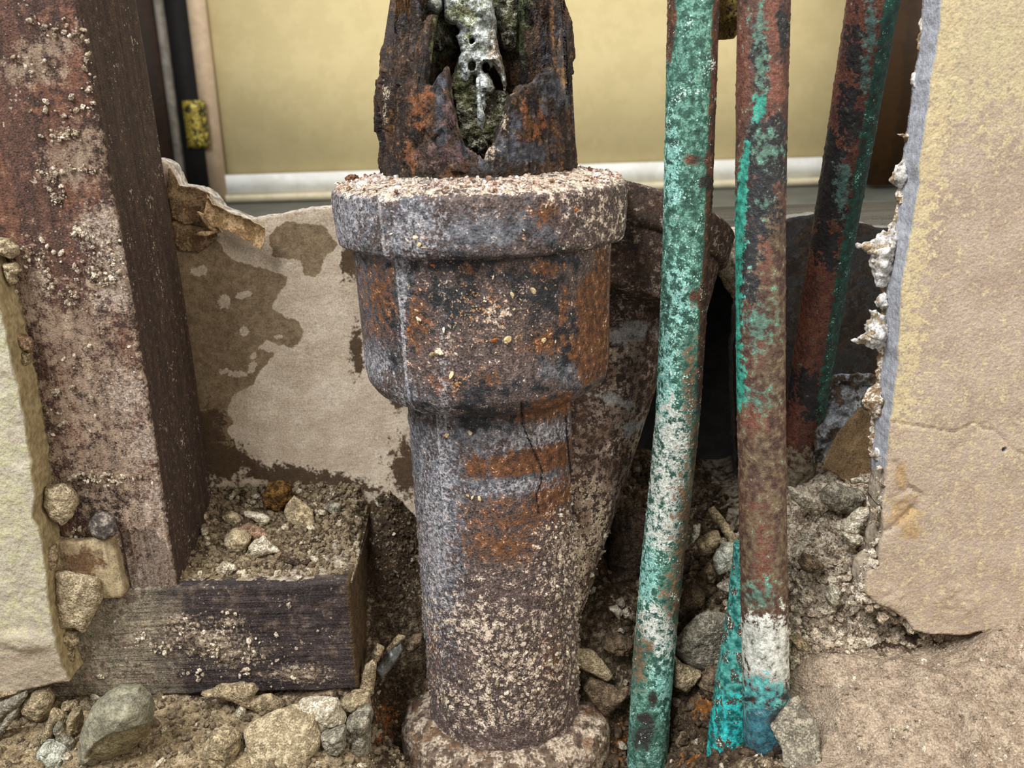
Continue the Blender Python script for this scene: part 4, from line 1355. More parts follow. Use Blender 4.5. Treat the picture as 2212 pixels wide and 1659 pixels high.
# --- between drain and copper pipes
chunk('stone', 'bluish white block leaning against the middle copper pipe', 'stone', Z3([(875, 430), (930, 340), (1000, 340), (1030, 380), (1025, 470), (900, 520), (880, 480)]), 'mint', H=4, seed=55, Y=322)
chunk('stone', 'tan stone beside the bluish white block between the copper pipes', 'stone', Z3([(770, 340), (850, 280), (910, 270), (920, 300), (880, 390), (800, 405)]), 'tan', H=4, seed=56, Y=328)
chunk('mortar_lump', 'big flat grey mortar lump between the two front copper pipes', 'mortar', Z3([(640, 940), (700, 850), (780, 770), (850, 740), (960, 760), (975, 900), (950, 1030), (810, 1085), (720, 1060), (650, 990)]), 'grey', H=5, seed=57, Y=312, rmax=7, facet=0.3)
chunk('mortar_lump', 'small cracked mortar lump under the big flat lump between copper pipes', 'mortar', Z3([(640, 1000), (700, 1060), (810, 1100), (780, 1140), (720, 1210), (640, 1170)]), 'tan', H=4, seed=58, Y=304)
chunk('mortar_lump', 'brownish lump beside the turquoise pipe below the big flat lump', 'mortar', Z3([(780, 1170), (840, 1080), (930, 1070), (910, 1280), (820, 1220)]), 'brown', H=4, seed=59, Y=303)
chunk('stone_shard', 'flat yellowish shard beside the drain foot left of the green copper pipe', 'stone', Z3([(45, 1000), (60, 960), (160, 970), (230, 1040), (292, 1130), (250, 1152), (60, 1055)]), 'ochre', H=1.8, seed=60, Y=309)
chunk('stone_chip', 'larger pinkish white chip of the pair right of the drain pipe', 'stone chip', Z3([(258, 722), (310, 708), (345, 745), (322, 787)]), 'white', H=2, seed=61, Y=322)
chunk('stone_chip', 'smaller pinkish white chip of the pair right of the drain pipe', 'stone chip', Z3([(340, 742), (370, 720), (392, 760), (350, 777)]), 'white', H=1.5, seed=62, Y=320)
chunk('soil_clod', 'round brown clod left of the green copper pipe beneath the chip pair', 'clod', Z3([(212, 940), (240, 890), (330, 885), (400, 930), (380, 990), (280, 990)]), 'brown', H=5, seed=63, Y=316)
chunk('soil_clod', 'clod right of the drain foot below the flat yellowish shard', 'clod', Z3([(110, 1190), (150, 1140), (320, 1200), (378, 1185), (372, 1235), (280, 1310), (240, 1360), (150, 1270)]), 'brown', H=5, seed=64, Y=306)
chunk('soil_clod', 'large dark block of earth behind the drain branch left of the green pipe', 'clod', Z3([(235, 540), (285, 170), (400, 140), (520, 170), (500, 420), (440, 560), (390, 585), (290, 572)]), 'dark', H=6, seed=65, Y=340)
chunk('soil_clod', 'upright brown clod between the copper pipes above the big flat lump', 'clod', Z3([(670, 720), (690, 640), (760, 550), (830, 640), (810, 710), (740, 730)]), 'brown', H=4, seed=66, Y=322)
chunk('stone_shard', 'thin grey sliver standing behind the green copper pipe', 'stone', Z3([(725, 355), (755, 240), (800, 225), (792, 290), (760, 330)]), 'mint', H=1.5, seed=67, Y=330)
chunk('soil_clod', 'small dark clod under the bluish white block', 'clod', Z3([(820, 500), (860, 455), (890, 520), (880, 570), (840, 570)]), 'brown', H=3, seed=68, Y=321)
chunk('soil_clod', 'grey crumb clod against the middle copper pipe under the bluish white block', 'clod', Z3([(895, 590), (960, 560), (1020, 520), (1020, 600), (940, 640)]), 'grey', H=3, seed=69, Y=316)
# --- right of the middle copper pipe
chunk('stone', 'cream angular stone at the top of the rubble beside the middle copper pipe', 'stone', Z4([(80, 200), (210, 240), (320, 290), (355, 385), (290, 402), (210, 388), (130, 320)]), 'white', H=4, seed=70, Y=316)
chunk('stone', 'big grey stone in the rubble right of the cream angular stone', 'stone', Z4([(360, 330), (400, 230), (480, 160), (600, 220), (720, 240), (750, 280), (700, 350), (620, 430), (480, 410)]), 'grey', H=6, seed=71, Y=314)
chunk('plaster_lump', 'long pale plaster piece leaning on the right drywall below the black gap', 'plaster', Z4([(530, 570), (640, 440), (720, 385), (805, 388), (795, 440), (710, 560), (690, 640), (600, 610)]), 'white', H=3, seed=72, Y=301)
chunk('plaster_lump', 'stubby plaster lump just under the long pale piece by the right drywall', 'plaster', Z4([(555, 600), (690, 610), (735, 640), (690, 692), (600, 705)]), 'white', H=3, seed=73, Y=299)
chunk('plaster_lump', 'crumbly cream plaster knob low in the rubble heap', 'plaster', Z4([(420, 1160), (470, 1050), (530, 1080), (520, 1180), (450, 1210)]), 'white', H=4, seed=74, Y=295)
chunk('plaster_lump', 'round mortar lump at the drywall corner above the dark gap', 'plaster', Z4([(700, 1190), (690, 1100), (740, 1060), (770, 1110), (740, 1200)]), 'grey', H=3, seed=75, Y=293)
chunk('plaster_lump', 'brown plaster crumb heap left of centre in the rubble by the copper pipe', 'plaster', Z4([(180, 860), (230, 780), (330, 820), (400, 880), (300, 940), (230, 930)]), 'brown', H=4, seed=76, Y=300)
chunk('rotten_wood', 'dark rotten strip of wood under the right drywall corner', 'wood', Z4([(540, 1600), (640, 1540), (900, 1480), (1180, 1470), (1380, 1500), (1560, 1480), (1600, 1470), (1500, 1580), (1380, 1640), (1000, 1640), (700, 1650)]), 'dark', H=4, seed=77, Y=291)
chunk('plaster_lump', 'lowest left mortar lump of the rubble heap beside the copper pipe', 'plaster', Z4([(100, 1500), (180, 1480), (340, 1540), (340, 1620), (180, 1620)]), 'tan', H=4, seed=78, Y=293)
chunk('mortar_lump', 'pitted grey lump at the bottom edge right of the turquoise pipe ends', 'mortar', z2([(690, 1470), (760, 1390), (860, 1370), (930, 1440), (930, 1560), (860, 1640), (720, 1600)], 1400, 1000, 2.517), 'grey', H=1.6, seed=79, Y=256, lean=0.9, rag=0.9)
# --- white plaster crumbled at the branch hub
chunk('plaster_lump', 'white crumbly plaster lump behind the gap of the copper pipes', 'plaster', [(1515, 478), (1545, 482), (1580, 490), (1608, 500), (1610, 640), (1585, 620), (1555, 590), (1520, 560)], 'white', H=7, seed=80, Y=372, rag=0.9)
chunk('plaster_lump', 'tan plaster smear hanging below the white lump beside the branch hub', 'plaster', [(1528, 550), (1560, 570), (1600, 620), (1604, 660), (1580, 640), (1555, 600)], 'tan', H=3, seed=81, Y=374, rag=0.9)
# --- crumpled paper in the right cavity
M_foil = material('crumpled_grey_paper', ((138, 140, 142), (96, 94, 92), 7), [dict(c=((92, 100, 140), (76, 84, 120), 5), m='e', ns=8, amp=1.4, thr=0.75, soft=0.2), dict(c=(64, 52, 40), ns=10, amp=1.3, thr=0.64, soft=0.08)], rough=0.75, bump=[(5, 1.2), (1.5, 0.3)])
M_wedge = material('brown_cardboard', ((122, 98, 68), (98, 78, 54), 14), [dict(c=(60, 46, 34), vor=7, thr=1.15, soft=0.06, clump=1.5)], rough=0.9, bump=[(6, 0.5), (1, 0.1)])


def scrap(name, label, poly, Y, mat, seed, lean, amp):
    pts = [XZ(x, y, Y) for x, y in poly]
    zm = np.mean([p[1] for p in pts])
    V, q, A = sheet(pts, Y, 0.8, 0.7, lambda X, Z, d: amp * fbm(np.stack([X, 0 * X, Z], 1), 9, 4, seed) + lean * (Z - zm), rag=0.4, ragsize=3, rings=2, seed=seed, edgeamp=0.2)
    return props(mesh_obj(name, V, q, None, mat, attrs=A), label, 'paper')


K = 3.685
scrap('paper_scrap', 'crumpled grey-blue paper in the dark cavity behind the leaning copper pipe', z2([(380, 500), (460, 480), (600, 420), (740, 400), (900, 425), (890, 540), (780, 660), (600, 820), (440, 1080), (340, 1080), (330, 800)], 1660, 700, K), 345, M_foil, 83, 0.25, 7)
scrap('cardboard_scrap', 'brown wedge of cardboard standing in the cavity beside the right drywall', z2([(430, 1090), (560, 900), (760, 700), (920, 770), (930, 900), (930, 1330), (640, 1260), (430, 1130)], 1660, 700, K), 332, M_wedge, 85, 0.3, 2)


def stick(label, a, b, Ya, Yb, r, mat, seed, name='twig'):
    V, q, tr = tube([P(*a, Ya), (P(*a, Ya) + P(*b, Yb)) / 2 + np.array([0, 0, 0.8]), P(*b, Yb)], r, 10, 0.5, lambda V: 0.25 * r * fbm(V, 1.5, 2, seed))
    return props(mesh_obj(name, V, q, tr, mat), label, 'twig')


stick('tan stick slanting behind the gap of the two front copper pipes', (1535, 1100), (1592, 1180), 338, 326, 2.0, RM['tan'], 3)
stick('pale straw lying across the top of the rubble by the right drywall', (1838, 1040), (1878, 1041), 316, 316, 1.1, RM['white'], 4)
stick('short pale straw standing at the black gap beside the right drywall', (1885, 1050), (1893, 1072), 300, 298, 0.6, RM['white'], 5)
stick('thin dark splinter hanging from the bottom of the sill', (728, 1493), (735, 1536), 291, 290, 0.5, RM['dark'], 6, 'splinter')

# ================================================================== CAST IRON DRAIN
PY = 312.0


def pax(z):
    return (np.interp(z, [-235, -100, -20], [-6.6, -8.4, -8.9]), PY)


drain = empty('drain_pipe', (-7, PY, -245), 'rusted cast iron drain pipe with a wide hub and a side branch', 'pipe')
SEAM = math.radians(-35)
SEAM2 = math.radians(70)
crackp = [(1126, 870), (1128, 915), (1142, 950), (1158, 985), (1172, 1018), (1168, 1045), (1158, 1070), (1165, 1110)]
slit = [(1222, 900), (1226, 960), (1232, 1010), (1236, 1060), (1238, 1110)]
M_iron = material('rusted_cast_iron', ((100, 83, 76), (76, 65, 62), 5),
                  [dict(c=((124, 104, 94), (96, 80, 73), 1.2), ns=1.2, amp=0.9, thr=0.58, soft=0.2),
                   dict(c=((118, 118, 122), (92, 93, 98), 2.5), m='blue', mul=0.9, ns=5, amp=0.8, soft=0.22),  # bluish iron tone, plus window highlights painted on the left
                   dict(c=((50, 51, 54), (38, 38, 40), 2.5), m='black', mul=0.85, ns=5, amp=0.8, soft=0.2),  # black patches, with shade painted under the collar and hub
                   dict(c=((120, 78, 46), (94, 61, 39), 2.5), m='rust', mul=0.95, ns=2.5, amp=0.75, soft=0.2),
                   dict(c=((164, 160, 162), (136, 132, 135), 1.2), m='frost_sheen', mul=0.9, ns=1.2, amp=0.9, thr=0.6, soft=0.16),  # whitish frosting, plus a highlight painted down the left of the barrel
                   dict(c=((204, 186, 166), (158, 138, 118), 1.2), m='crust', mul=0.8, ns=2.5, amp=0.9, thr=0.6, soft=0.16),
                   dict(c=((196, 138, 88), (216, 188, 150), 1.2), m='chip', mul=0.75, ns=1.2, amp=1.2, thr=1.05, soft=0.08),
                   dict(c=(184, 176, 170), vor=0.8, thr=1.14, soft=0.1, clump=2.0, gap=4, op=0.7),
                   dict(c=(40, 33, 30), vor=1.3, thr=1.10, soft=0.08, clump=2.0, gap=4, op=0.7),
                   dict(c=(196, 194, 196), m='line', ns=1.2, amp=0.5, thr=0.62, soft=0.25, op=0.45),
                   dict(c=(26, 20, 18), m='crk', ns=1.2, amp=0.4, thr=0.62, soft=0.12)],
                  rough=0.74, bump=[(1.2, 0.30), (0.6, 0.34)], spec=0.45, grit=1.0)


def iron_attrs(V, T):
    x, y = proj(V)
    A = {}
    A['blue'] = np.clip(emask(V, [(900, 950, 60, 130), (990, 930, 120, 50), (830, 560, 70, 24), (800, 780, 60, 40), (1150, 950, 80, 30, -12), (1080, 1045, 120, 22, -4), (960, 1120, 40, 220), (940, 1050, 60, 80), (1230, 790, 60, 40, -20), (800, 640, 30, 60), (760, 470, 60, 60), (880, 480, 60, 80), (1030, 500, 160, 50), (870, 600, 26, 140)]), 0, 1)
    A['black'] = np.clip(emask(V, [(1000, 570, 130, 30), (1120, 600, 110, 40), (1180, 650, 60, 100), (980, 640, 90, 70), (1040, 890, 120, 30), (880, 880, 60, 20), (1200, 560, 60, 30), (1090, 1000, 10, 20), (860, 700, 30, 90), (1220, 720, 40, 80), (1060, 840, 160, 20)]) * 0.92, 0, 1)
    A['rust'] = np.clip(np.maximum(pmask(V, [[(1283, 540), (1318, 535), (1318, 800), (1262, 835), (1250, 800), (1222, 770), (1235, 745), (1250, 700), (1240, 640), (1262, 600), (1285, 575)], [(1215, 620), (1228, 612), (1222, 690), (1208, 700)],
                                           [(1098, 905), (1150, 868), (1235, 845), (1240, 885), (1190, 902), (1130, 912)], [(1060, 985), (1130, 968), (1215, 950), (1235, 940), (1236, 1000), (1170, 1020), (1100, 1035), (1060, 1030)],
                                           [(1008, 987), (1050, 984), (1052, 1030), (1012, 1032)], [(1150, 1050), (1230, 1020), (1236, 1080), (1180, 1110), (1140, 1120)]], 12),
                                 emask(V, [(960, 830, 34, 22, 10), (1055, 815, 22, 16), (1180, 580, 24, 20), (1020, 585, 20, 14), (1180, 740, 50, 26, -10), (800, 860, 14, 10), (1130, 1120, 120, 34), (1080, 1180, 130, 40), (1190, 1440, 34, 60), (935, 1400, 14, 80), (1075, 1420, 10, 12), (900, 700, 26, 60), (820, 640, 36, 70), (1180, 460, 30, 26), (840, 1350, 10, 60)]) * np.where(y > 1090, 0.75, 0.85)), 0, 1)
    low = smooth(1080, 1350, y)
    A['frost_sheen'] = np.clip(emask(V, [(800, 785, 40, 34), (870, 900, 30, 60), (960, 1000, 16, 260), (1120, 1050, 100, 14, -6), (1160, 945, 90, 18, -12), (940, 1150, 40, 200), (870, 600, 10, 150), (760, 450, 50, 70), (900, 500, 60, 60), (740, 500, 30, 60)]) * 0.85 + 0.12 * low + 0.08, 0, 1)
    A['crust'] = np.clip(0.75 * smooth(-24.6, -23.0, V[:, 2]) + emask(V, [(1290, 470, 70, 80), (1240, 420, 110, 30), (1335, 450, 26, 90), (1230, 1210, 70, 110), (1180, 1170, 26, 60), (1130, 1440, 120, 60), (1060, 1360, 120, 90), (960, 1500, 40, 30), (1110, 1540, 120, 40), (740, 400, 40, 30), (1000, 590, 20, 4), (1070, 685, 40, 22, -20), (970, 720, 9, 30, 15), (830, 420, 60, 18)]) * 0.66 + low * (0.10 + 0.5 * fbm(V, 16, 4, 301, gain=0.6)), 0, 1)
    A['chip'] = np.clip(emask(V, [(1040, 660, 170, 130), (960, 760, 60, 40), (1170, 745, 60, 20), (905, 510, 30, 16), (1130, 500, 8, 40), (1035, 460, 22, 20), (905, 690, 20, 26), (990, 820, 60, 30), (1015, 935, 14, 14), (1020, 1075, 26, 8)]), 0, 1)
    ln = np.exp(-((T - SEAM) / 0.02) ** 2) + 0.6 * np.exp(-((T - SEAM2) / 0.02) ** 2)
    A['line'] = np.clip(ln, 0, 1) * smooth(1330, 1050, y)
    A['crk'] = np.maximum(lmask(V, crackp, 5), lmask(V, slit, 6))
    return A


def iron_disp(amp0=0.18, amp1=1.5):
    def f(V, T, R):
        x, y = proj(V)
        low = smooth(1060, 1420, y)
        cr = emask(V, [(1230, 1210, 90, 130), (1180, 1200, 40, 80)])
        b, v = cells(V, 3.0, 8)
        d = amp0 * fbm(V, 5, 3, 101) + 0.10 * fbm(V, 1.3, 2, 102)
        d = d + low * (amp1 * 0.9 * fbm(V, 9, 5, 103, gain=0.6) + 0.6 * (0.5 - b) * v) + smooth(0.4, 0.8, cr) * (1.8 * fbm(V, 5, 4, 105) + 0.7 + 0.8 * (0.5 - b) * v)
        d = d + (0.55 * np.exp(-((T - SEAM) / 0.028) ** 2) + 0.7 * np.exp(-((T - SEAM2) / 0.05) ** 2)) * (1 - 0.8 * low)
        d = d - 0.9 * lmask(V, crackp, 5) - 1.6 * lmask(V, slit, 6)
        wart = np.exp(-((T + math.radians(84)) / 0.1) ** 2)
        d = d + wart * 0.9 * np.clip(fbm(V, 3.5, 2, 107) * 1.6, 0, 1) * smooth(800, 900, y)
        return d
    return f


SURF = {}


def ironpart(name, prof, nt, dz, disp, mat=None, parent=None):
    V, q, T = lathe(prof, pax, nt, dz, disp)
    SURF[name] = V
    return mesh_obj(name, V, q, None, mat or M_iron, parent or drain, iron_attrs(V, T))


ironpart('pipe_barrel', [(26.0, -238), (30.2, -238), (29.9, -200), (29.6, -150), (29.5, -100), (29.3, -90), (26, -90)], 460, 0.5, iron_disp())
hub = ironpart('pipe_hub', [(28.5, -97.2), (31.5, -96.8), (36.0, -95.2), (40.2, -92.6), (42.6, -89.0), (43.3, -85), (43.5, -70), (43.8, -55), (44.2, -44), (44.2, -36), (40, -36)], 520, 0.5, iron_disp(0.22))
hubtop = -23.2
ironpart('hub_collar', [(43.0, -42.6), (47.0, -42.5), (48.6, -41.3), (49.2, -39.0), (49.4, -32), (49.6, -27), (49.3, -24.6), (47.8, -23.4), (45, -22.4), (38, -21.0), (32, -19.8), (24, -20.5)], 560, 0.45, iron_disp(0.45), parent=hub)

# crumbled caulk on top of the collar
cp, cs = [], []
for _ in range(2600):
    a = rs.uniform(-math.pi, math.pi)
    r = math.sqrt(rs.uniform(28 ** 2, 48.2 ** 2))
    s = 0.35 + 1.9 * rs.rand() ** 5
    ax_ = pax(-22)
    cp.append((ax_[0] + r * math.sin(a), ax_[1] - r * math.cos(a), -23.0 + (49 - r) * 0.17 + s * 0.1))
    cs.append(s)
M_caulk = material('crumbled_white_caulk', ((142, 104, 78), (112, 80, 60), 2.5), [dict(c=((214, 194, 178), (184, 160, 142), 2.5), m='rv', thr=0.28, soft=0.1), dict(c=(234, 224, 216), m='rv', thr=0.7, soft=0.1)], rough=0.95, bump=[(0.6, 0.5)], grit=0.8)
crumbs('caulk_crumbs', np.array(cp), np.array(cs), M_caulk, 11, hub)
cp, cs = [], []
for cx, cy, s in [(1005, 352, 8), (1025, 366, 6), (1098, 352, 6), (1110, 362, 5), (1075, 360, 5), (930, 362, 4), (985, 350, 5), (880, 372, 5), (760, 385, 5), (900, 380, 4), (1250, 372, 5), (1290, 378, 4), (1170, 372, 4), (1010, 395, 4), (830, 390, 4), (1320, 395, 4)]:
    p = P(cx, cy, PY - 32 - 3 * rs.rand())
    h = -21.0
    t_ = -P(cx, cy, 1.0)[2]
    Yq = np.clip(-h / max(t_, 1e-3), 268, 352)
    cp.append(P(cx, cy, Yq))
    cs.append(s * 0.7)
crumbs('caulk_lumps', np.array(cp), np.array(cs), M_caulk, 12, hub, sub=2)

# pale flakes, seeds and egg cases stuck to the hub
M_flake = material('cream_orange_flakes', ((226, 206, 164), (206, 176, 124), 2), [dict(c=(190, 104, 44), m='rv', thr=0.22, soft=-0.04), dict(c=(236, 226, 200), m='rv', thr=0.7, soft=0.1)], rough=0.9, bump=[(0.6, 0.2)])
fl = [(965, 607, 12), (987, 628, 7), (1010, 635, 6), (1012, 648, 6), (910, 625, 10), (935, 575, 12), (1065, 598, 9), (1137, 597, 8), (1150, 628, 12), (1105, 637, 10), (1060, 645, 8), (1048, 650, 9), (1097, 733, 17), (1068, 735, 13), (1051, 737, 6), (958, 712, 13), (905, 690, 16), (900, 672, 9), (882, 712, 9),
      (950, 760, 22), (935, 765, 12), (985, 765, 10), (975, 808, 12), (945, 820, 8), (1175, 735, 9), (1200, 738, 8), (1140, 672, 8), (1015, 703, 7), (1110, 668, 7), (1125, 648, 7), (880, 583, 7), (1217, 570, 9), (1212, 552, 7), (1102, 560, 5), (1120, 565, 5), (1030, 575, 6), (960, 590, 9), (1178, 557, 5),
      (897, 512, 12), (880, 520, 9), (905, 528, 10), (915, 535, 9), (920, 518, 8), (1132, 497, 7), (1130, 515, 6), (1180, 445, 9), (1245, 452, 8), (845, 505, 8), (1015, 935, 11), (965, 940, 9), (975, 925, 8), (960, 945, 7), (1020, 1075, 12), (1035, 1077, 10), (1010, 1070, 8), (1005, 550, 9), (1020, 552, 8)]
for _ in range(150):
    fl.append((rs.normal(1050, 110), rs.normal(680, 75), 2 + 4 * rs.rand()))
fp, fz = [], []
for cx, cy, s in fl:
    R = 49.5 if cy < 540 else (43.8 if cy < 815 else 29.8)
    d = P(cx, cy, 1.0)
    ax_ = pax(-70)
    # first crossing of the ray with the pipe surface
    a = d[0] ** 2 + 1
    b = -2 * (d[0] * ax_[0] + PY)
    c = ax_[0] ** 2 + PY ** 2 - R * R
    disc = b * b - 4 * a * c
    if disc <= 0:
        continue
    t = (-b - math.sqrt(disc)) / (2 * a)
    fp.append(d * t)
    fz.append(s * (0.18 if s > 6.5 else 0.13))
crumbs('flakes', np.array(fp), np.array(fz), M_flake, 13, hub, flat=(0.22, 0.45))

# ------------------------------------------------------------------ side branch
b0 = np.array([-4.0, 322.0, -196.0])
b1 = np.array([40.0, 352.0, -70.0])
bd = (b1 - b0) / np.linalg.norm(b1 - b0)
bdn = np.array([0.30, 0.30, 0.90])
bdn /= np.linalg.norm(bdn)
M_branch = material('dusty_dark_iron', ((86, 68, 58), (62, 50, 44), 6), [dict(c=((150, 134, 120), (118, 102, 90), 2), ns=2.6, amp=1.1, m='dustb', thr=0.62, soft=0.16, det=7, nr=0.75), dict(c=((196, 178, 154), (164, 146, 124), 1.2), m='pale', mul=0.75, ns=2.5, amp=1.0, soft=0.14), dict(c=((84, 58, 42), (64, 44, 33), 2.5), ns=11, amp=1.0, thr=0.66, soft=0.2, op=0.7), dict(c=(150, 146, 142), m='band', ns=4, amp=0.4, soft=0.15)],
                    rough=0.88, bump=[(0.9, 0.3), (0.4, 0.14)])


def branchdisp(V):
    b, v = cells(V, 3.0, 18)
    low = smooth(-120, -180, V[:, 2])
    return 0.3 * fbm(V, 6, 3, 111) + 0.12 * fbm(V, 1.4, 2, 112) + low * (1.2 * fbm(V, 7, 3, 113) + 0.5 * (0.5 - b) * v)


def branch_attrs(V):
    return {'dustb': np.clip(0.35 + 0.4 * emask(V, [(1350, 760, 60, 60), (1300, 1100, 90, 150), (1340, 900, 60, 60)]), 0, 1),
            'pale': emask(V, [(1265, 1075, 40, 40), (1255, 1180, 44, 70), (1290, 1130, 30, 60), (1240, 1260, 40, 60), (1360, 960, 30, 20, -30)]) * 0.95,
            'band': emask(V, [(1340, 870, 60, 14, 18), (1370, 925, 40, 16, -20), (1360, 720, 60, 24, -10)]) * 0.8}


V, q, tr = tube([b0 - bd * 14, b0, b0 + (b1 - b0) * 0.5, b1], lambda u: 27.0 + 2.0 * u, 220, 0.7, branchdisp)
SURF['branch'] = V
arm = mesh_obj('branch_arm', V, q, tr, M_branch, drain, branch_attrs(V))
h0 = b1 + bdn * -6
V, q, tr = tube([h0, h0 + bdn * 4, h0 + bdn * 20, h0 + bdn * 38], lambda u: 29 + 9.5 * smooth(0.0, 0.25, u), 220, 0.7, branchdisp)
mesh_obj('branch_hub', V, q, tr, M_branch, arm, branch_attrs(V))
r0 = h0 + bdn * 25
V, q, tr = tube([r0, r0 + bdn * 5, r0 + bdn * 10, r0 + bdn * 14], lambda u: 41.0 - 1.5 * smooth(0.1, 0.0, u) - 1.5 * smooth(0.9, 1.0, u), 220, 0.7, branchdisp)
mesh_obj('branch_collar', V, q, tr, M_branch, arm, branch_attrs(V))

# scale and mortar crumbs caked over the joint of branch and barrel
allv = np.concatenate([SURF['pipe_barrel'], SURF['branch']])
wgt = np.clip(emask(allv, [(1225, 1180, 60, 90), (1190, 1270, 60, 60), (1270, 1100, 40, 60), (1240, 1320, 50, 60), (1150, 1420, 110, 90), (1230, 1440, 40, 60), (1060, 1500, 130, 60), (1290, 1180, 30, 60)]) - 0.35, 0, 1) * (allv[:, 1] < 325)
kk = rs.choice(len(allv), 2600, p=wgt / wgt.sum())
crumbs('scale_crumbs', allv[kk] + rs.normal(0, 0.3, (2600, 3)), 0.4 + 2.2 * rs.rand(2600) ** 3.5, M_crumbpale, 23, drain)

# socket at the foot of the drain
M_foot = material('crusted_foot_iron', ((118, 100, 84), (88, 72, 60), 2.5), [dict(c=((194, 176, 154), (160, 142, 122), 1.2), ns=5, amp=0.9, thr=0.52, soft=0.2), dict(c=((112, 76, 44), (86, 58, 36), 2.5), ns=11, amp=1.0, thr=0.7, soft=0.16, op=0.7)], rough=0.92, bump=[(1, 0.5), (0.4, 0.2)])


def footdisp(V, T, R):
    b, v = cells(V, 4.0, 28)
    return 1.8 * fbm(V, 9, 4, 121) + 0.9 * (0.5 - b) * v + 0.2 * fbm(V, 1.4, 2, 122)


V, q, T = lathe([(30, -262), (41, -262), (42.5, -250), (42.0, -238), (40.0, -233), (36, -230.5), (32, -229), (27, -229.5)], pax, 360, 0.6, footdisp)
mesh_obj('foot_socket', V, q, None, M_foot, drain)

# ------------------------------------------------------------------ broken upper pipe
stub = empty('rusted_pipe_stub', (-9, PY, -23), 'broken rusted pipe stub with a jagged open front, standing in the drain hub', 'pipe')
xc_, R_ = -9.2, 32.2
prof_px = [(826, -60), (829, 190), (845, 60), (862, 30), (880, -80)]
# height of the surviving front wall, by pixel column
front_px = [(820, 150), (850, 60), (868, 40), (884, 30), (895, 110), (903, 182), (918, 184), (930, 186), (938, 160), (952, 143), (960, 165), (966, 195), (980, 240), (986, 275), (995, 305), (1015, 325), (1045, 343), (1060, 325), (1080, 290), (1092, 255), (1102, 220), (1115, 200), (1125, 186), (1136, 180), (1150, 184), (1164, 172), (1180, 160), (1205, 148), (1212, 150), (1216, 185), (1222, 222), (1231, 212), (1236, 205)]
fx = np.array([p[0] for p in front_px], float)
fy = np.array([p[1] for p in front_px], float)
nt = 440
th = -math.pi + 2 * math.pi * np.arange(nt) / nt
ztop = np.zeros(nt)
for k, t in enumerate(th):
    X = xc_ + R_ * math.sin(t)
    Yk = PY - R_ * math.cos(t)
    if abs(t) < math.radians(78):
        # solve the height where this wall line meets the outline
        zz = np.linspace(-24, 70, 200)
        px_, py_ = proj(np.stack([np.full(200, X), np.full(200, Yk), zz], 1))
        lim = np.interp(px_, fx, fy)
        ok = py_ >= lim
        ztop[k] = zz[ok].max() if ok.any() else -23.5
    else:
        ztop[k] = 62
j = np.stack([th * 30, 0 * th, 0 * th], 1)
ztop += 2.6 * fbm(j, 3.0, 3, 131, gain=0.7)
back = np.abs(th) > math.radians(78)
ztop = np.where(back, 62 + 6 * fbm(j, 8, 3, 133), ztop)
ztop = np.clip(ztop, -23.4, 70)
nz = 120
tt, vv = np.meshgrid(th, np.linspace(0, 1, nz))
Zs = -25 + vv * (np.tile(ztop, (nz, 1)) + 25)
_xl, _xr = P(880, 0, PY)[0], P(1207, 0, PY)[0]
RZ = np.interp(Zs, [-25, 4, 16, 26, 34, 70], [32.4, 31.6, 30.0, 28.0, (_xr - _xl) / 2, (_xr - _xl) / 2 - 1]) / R_
XCZ = np.interp(Zs, [-25, 4, 34, 70], [xc_, xc_, (_xl + _xr) / 2, (_xl + _xr) / 2])


def shell(radius, seed):
    Rr = radius * RZ
    Vv = np.stack([XCZ + Rr * np.sin(tt), PY - Rr * np.cos(tt), Zs], -1).reshape(-1, 3)
    c_, v_ = cells(Vv, 7, seed + 5, (1, 1, 0.35))
    d = 1.9 * fbm(Vv, 7, 4, seed, (1, 1, 0.3), gain=0.6) + 1.4 * fbm(Vv, 3, 3, seed + 1, (1, 1, 0.22)) + 0.4 * fbm(Vv, 1.2, 2, seed + 2) + 3.0 * (v_ - 0.5)
    n = np.stack([np.sin(tt).ravel(), -np.cos(tt).ravel(), 0 * tt.ravel()], 1)
    return Vv + n * d[:, None]


Vo, Vi = shell(R_, 141), shell(R_ - 4.2, 151)
n0 = len(Vo)
q = np.concatenate([grid_faces(nt, nz, wrap=True), grid_faces(nt, nz, wrap=True, flip=True) + n0])
tp = (nz - 1) * nt + np.arange(nt)
tp2 = (nz - 1) * nt + (np.arange(nt) + 1) % nt
Vm = (Vo[tp] + Vi[tp]) / 2 + np.array([0, 0, 1.0]) * (0.4 + 0.8 * fbm(Vo[tp], 1.5, 2, 5))[:, None]
mi = 2 * n0 + np.arange(nt)
mi2 = 2 * n0 + (np.arange(nt) + 1) % nt
q = np.concatenate([q, np.stack([tp, tp2, mi2, mi], 1), np.stack([mi, mi2, tp2 + n0, tp + n0], 1)])
V = np.concatenate([Vo, Vi, Vm])
outer = np.concatenate([np.ones(n0), np.zeros(n0), np.full(nt, 0.6)])
x_, y_ = proj(V)
isf = (V[:, 1] < PY) * 1.0
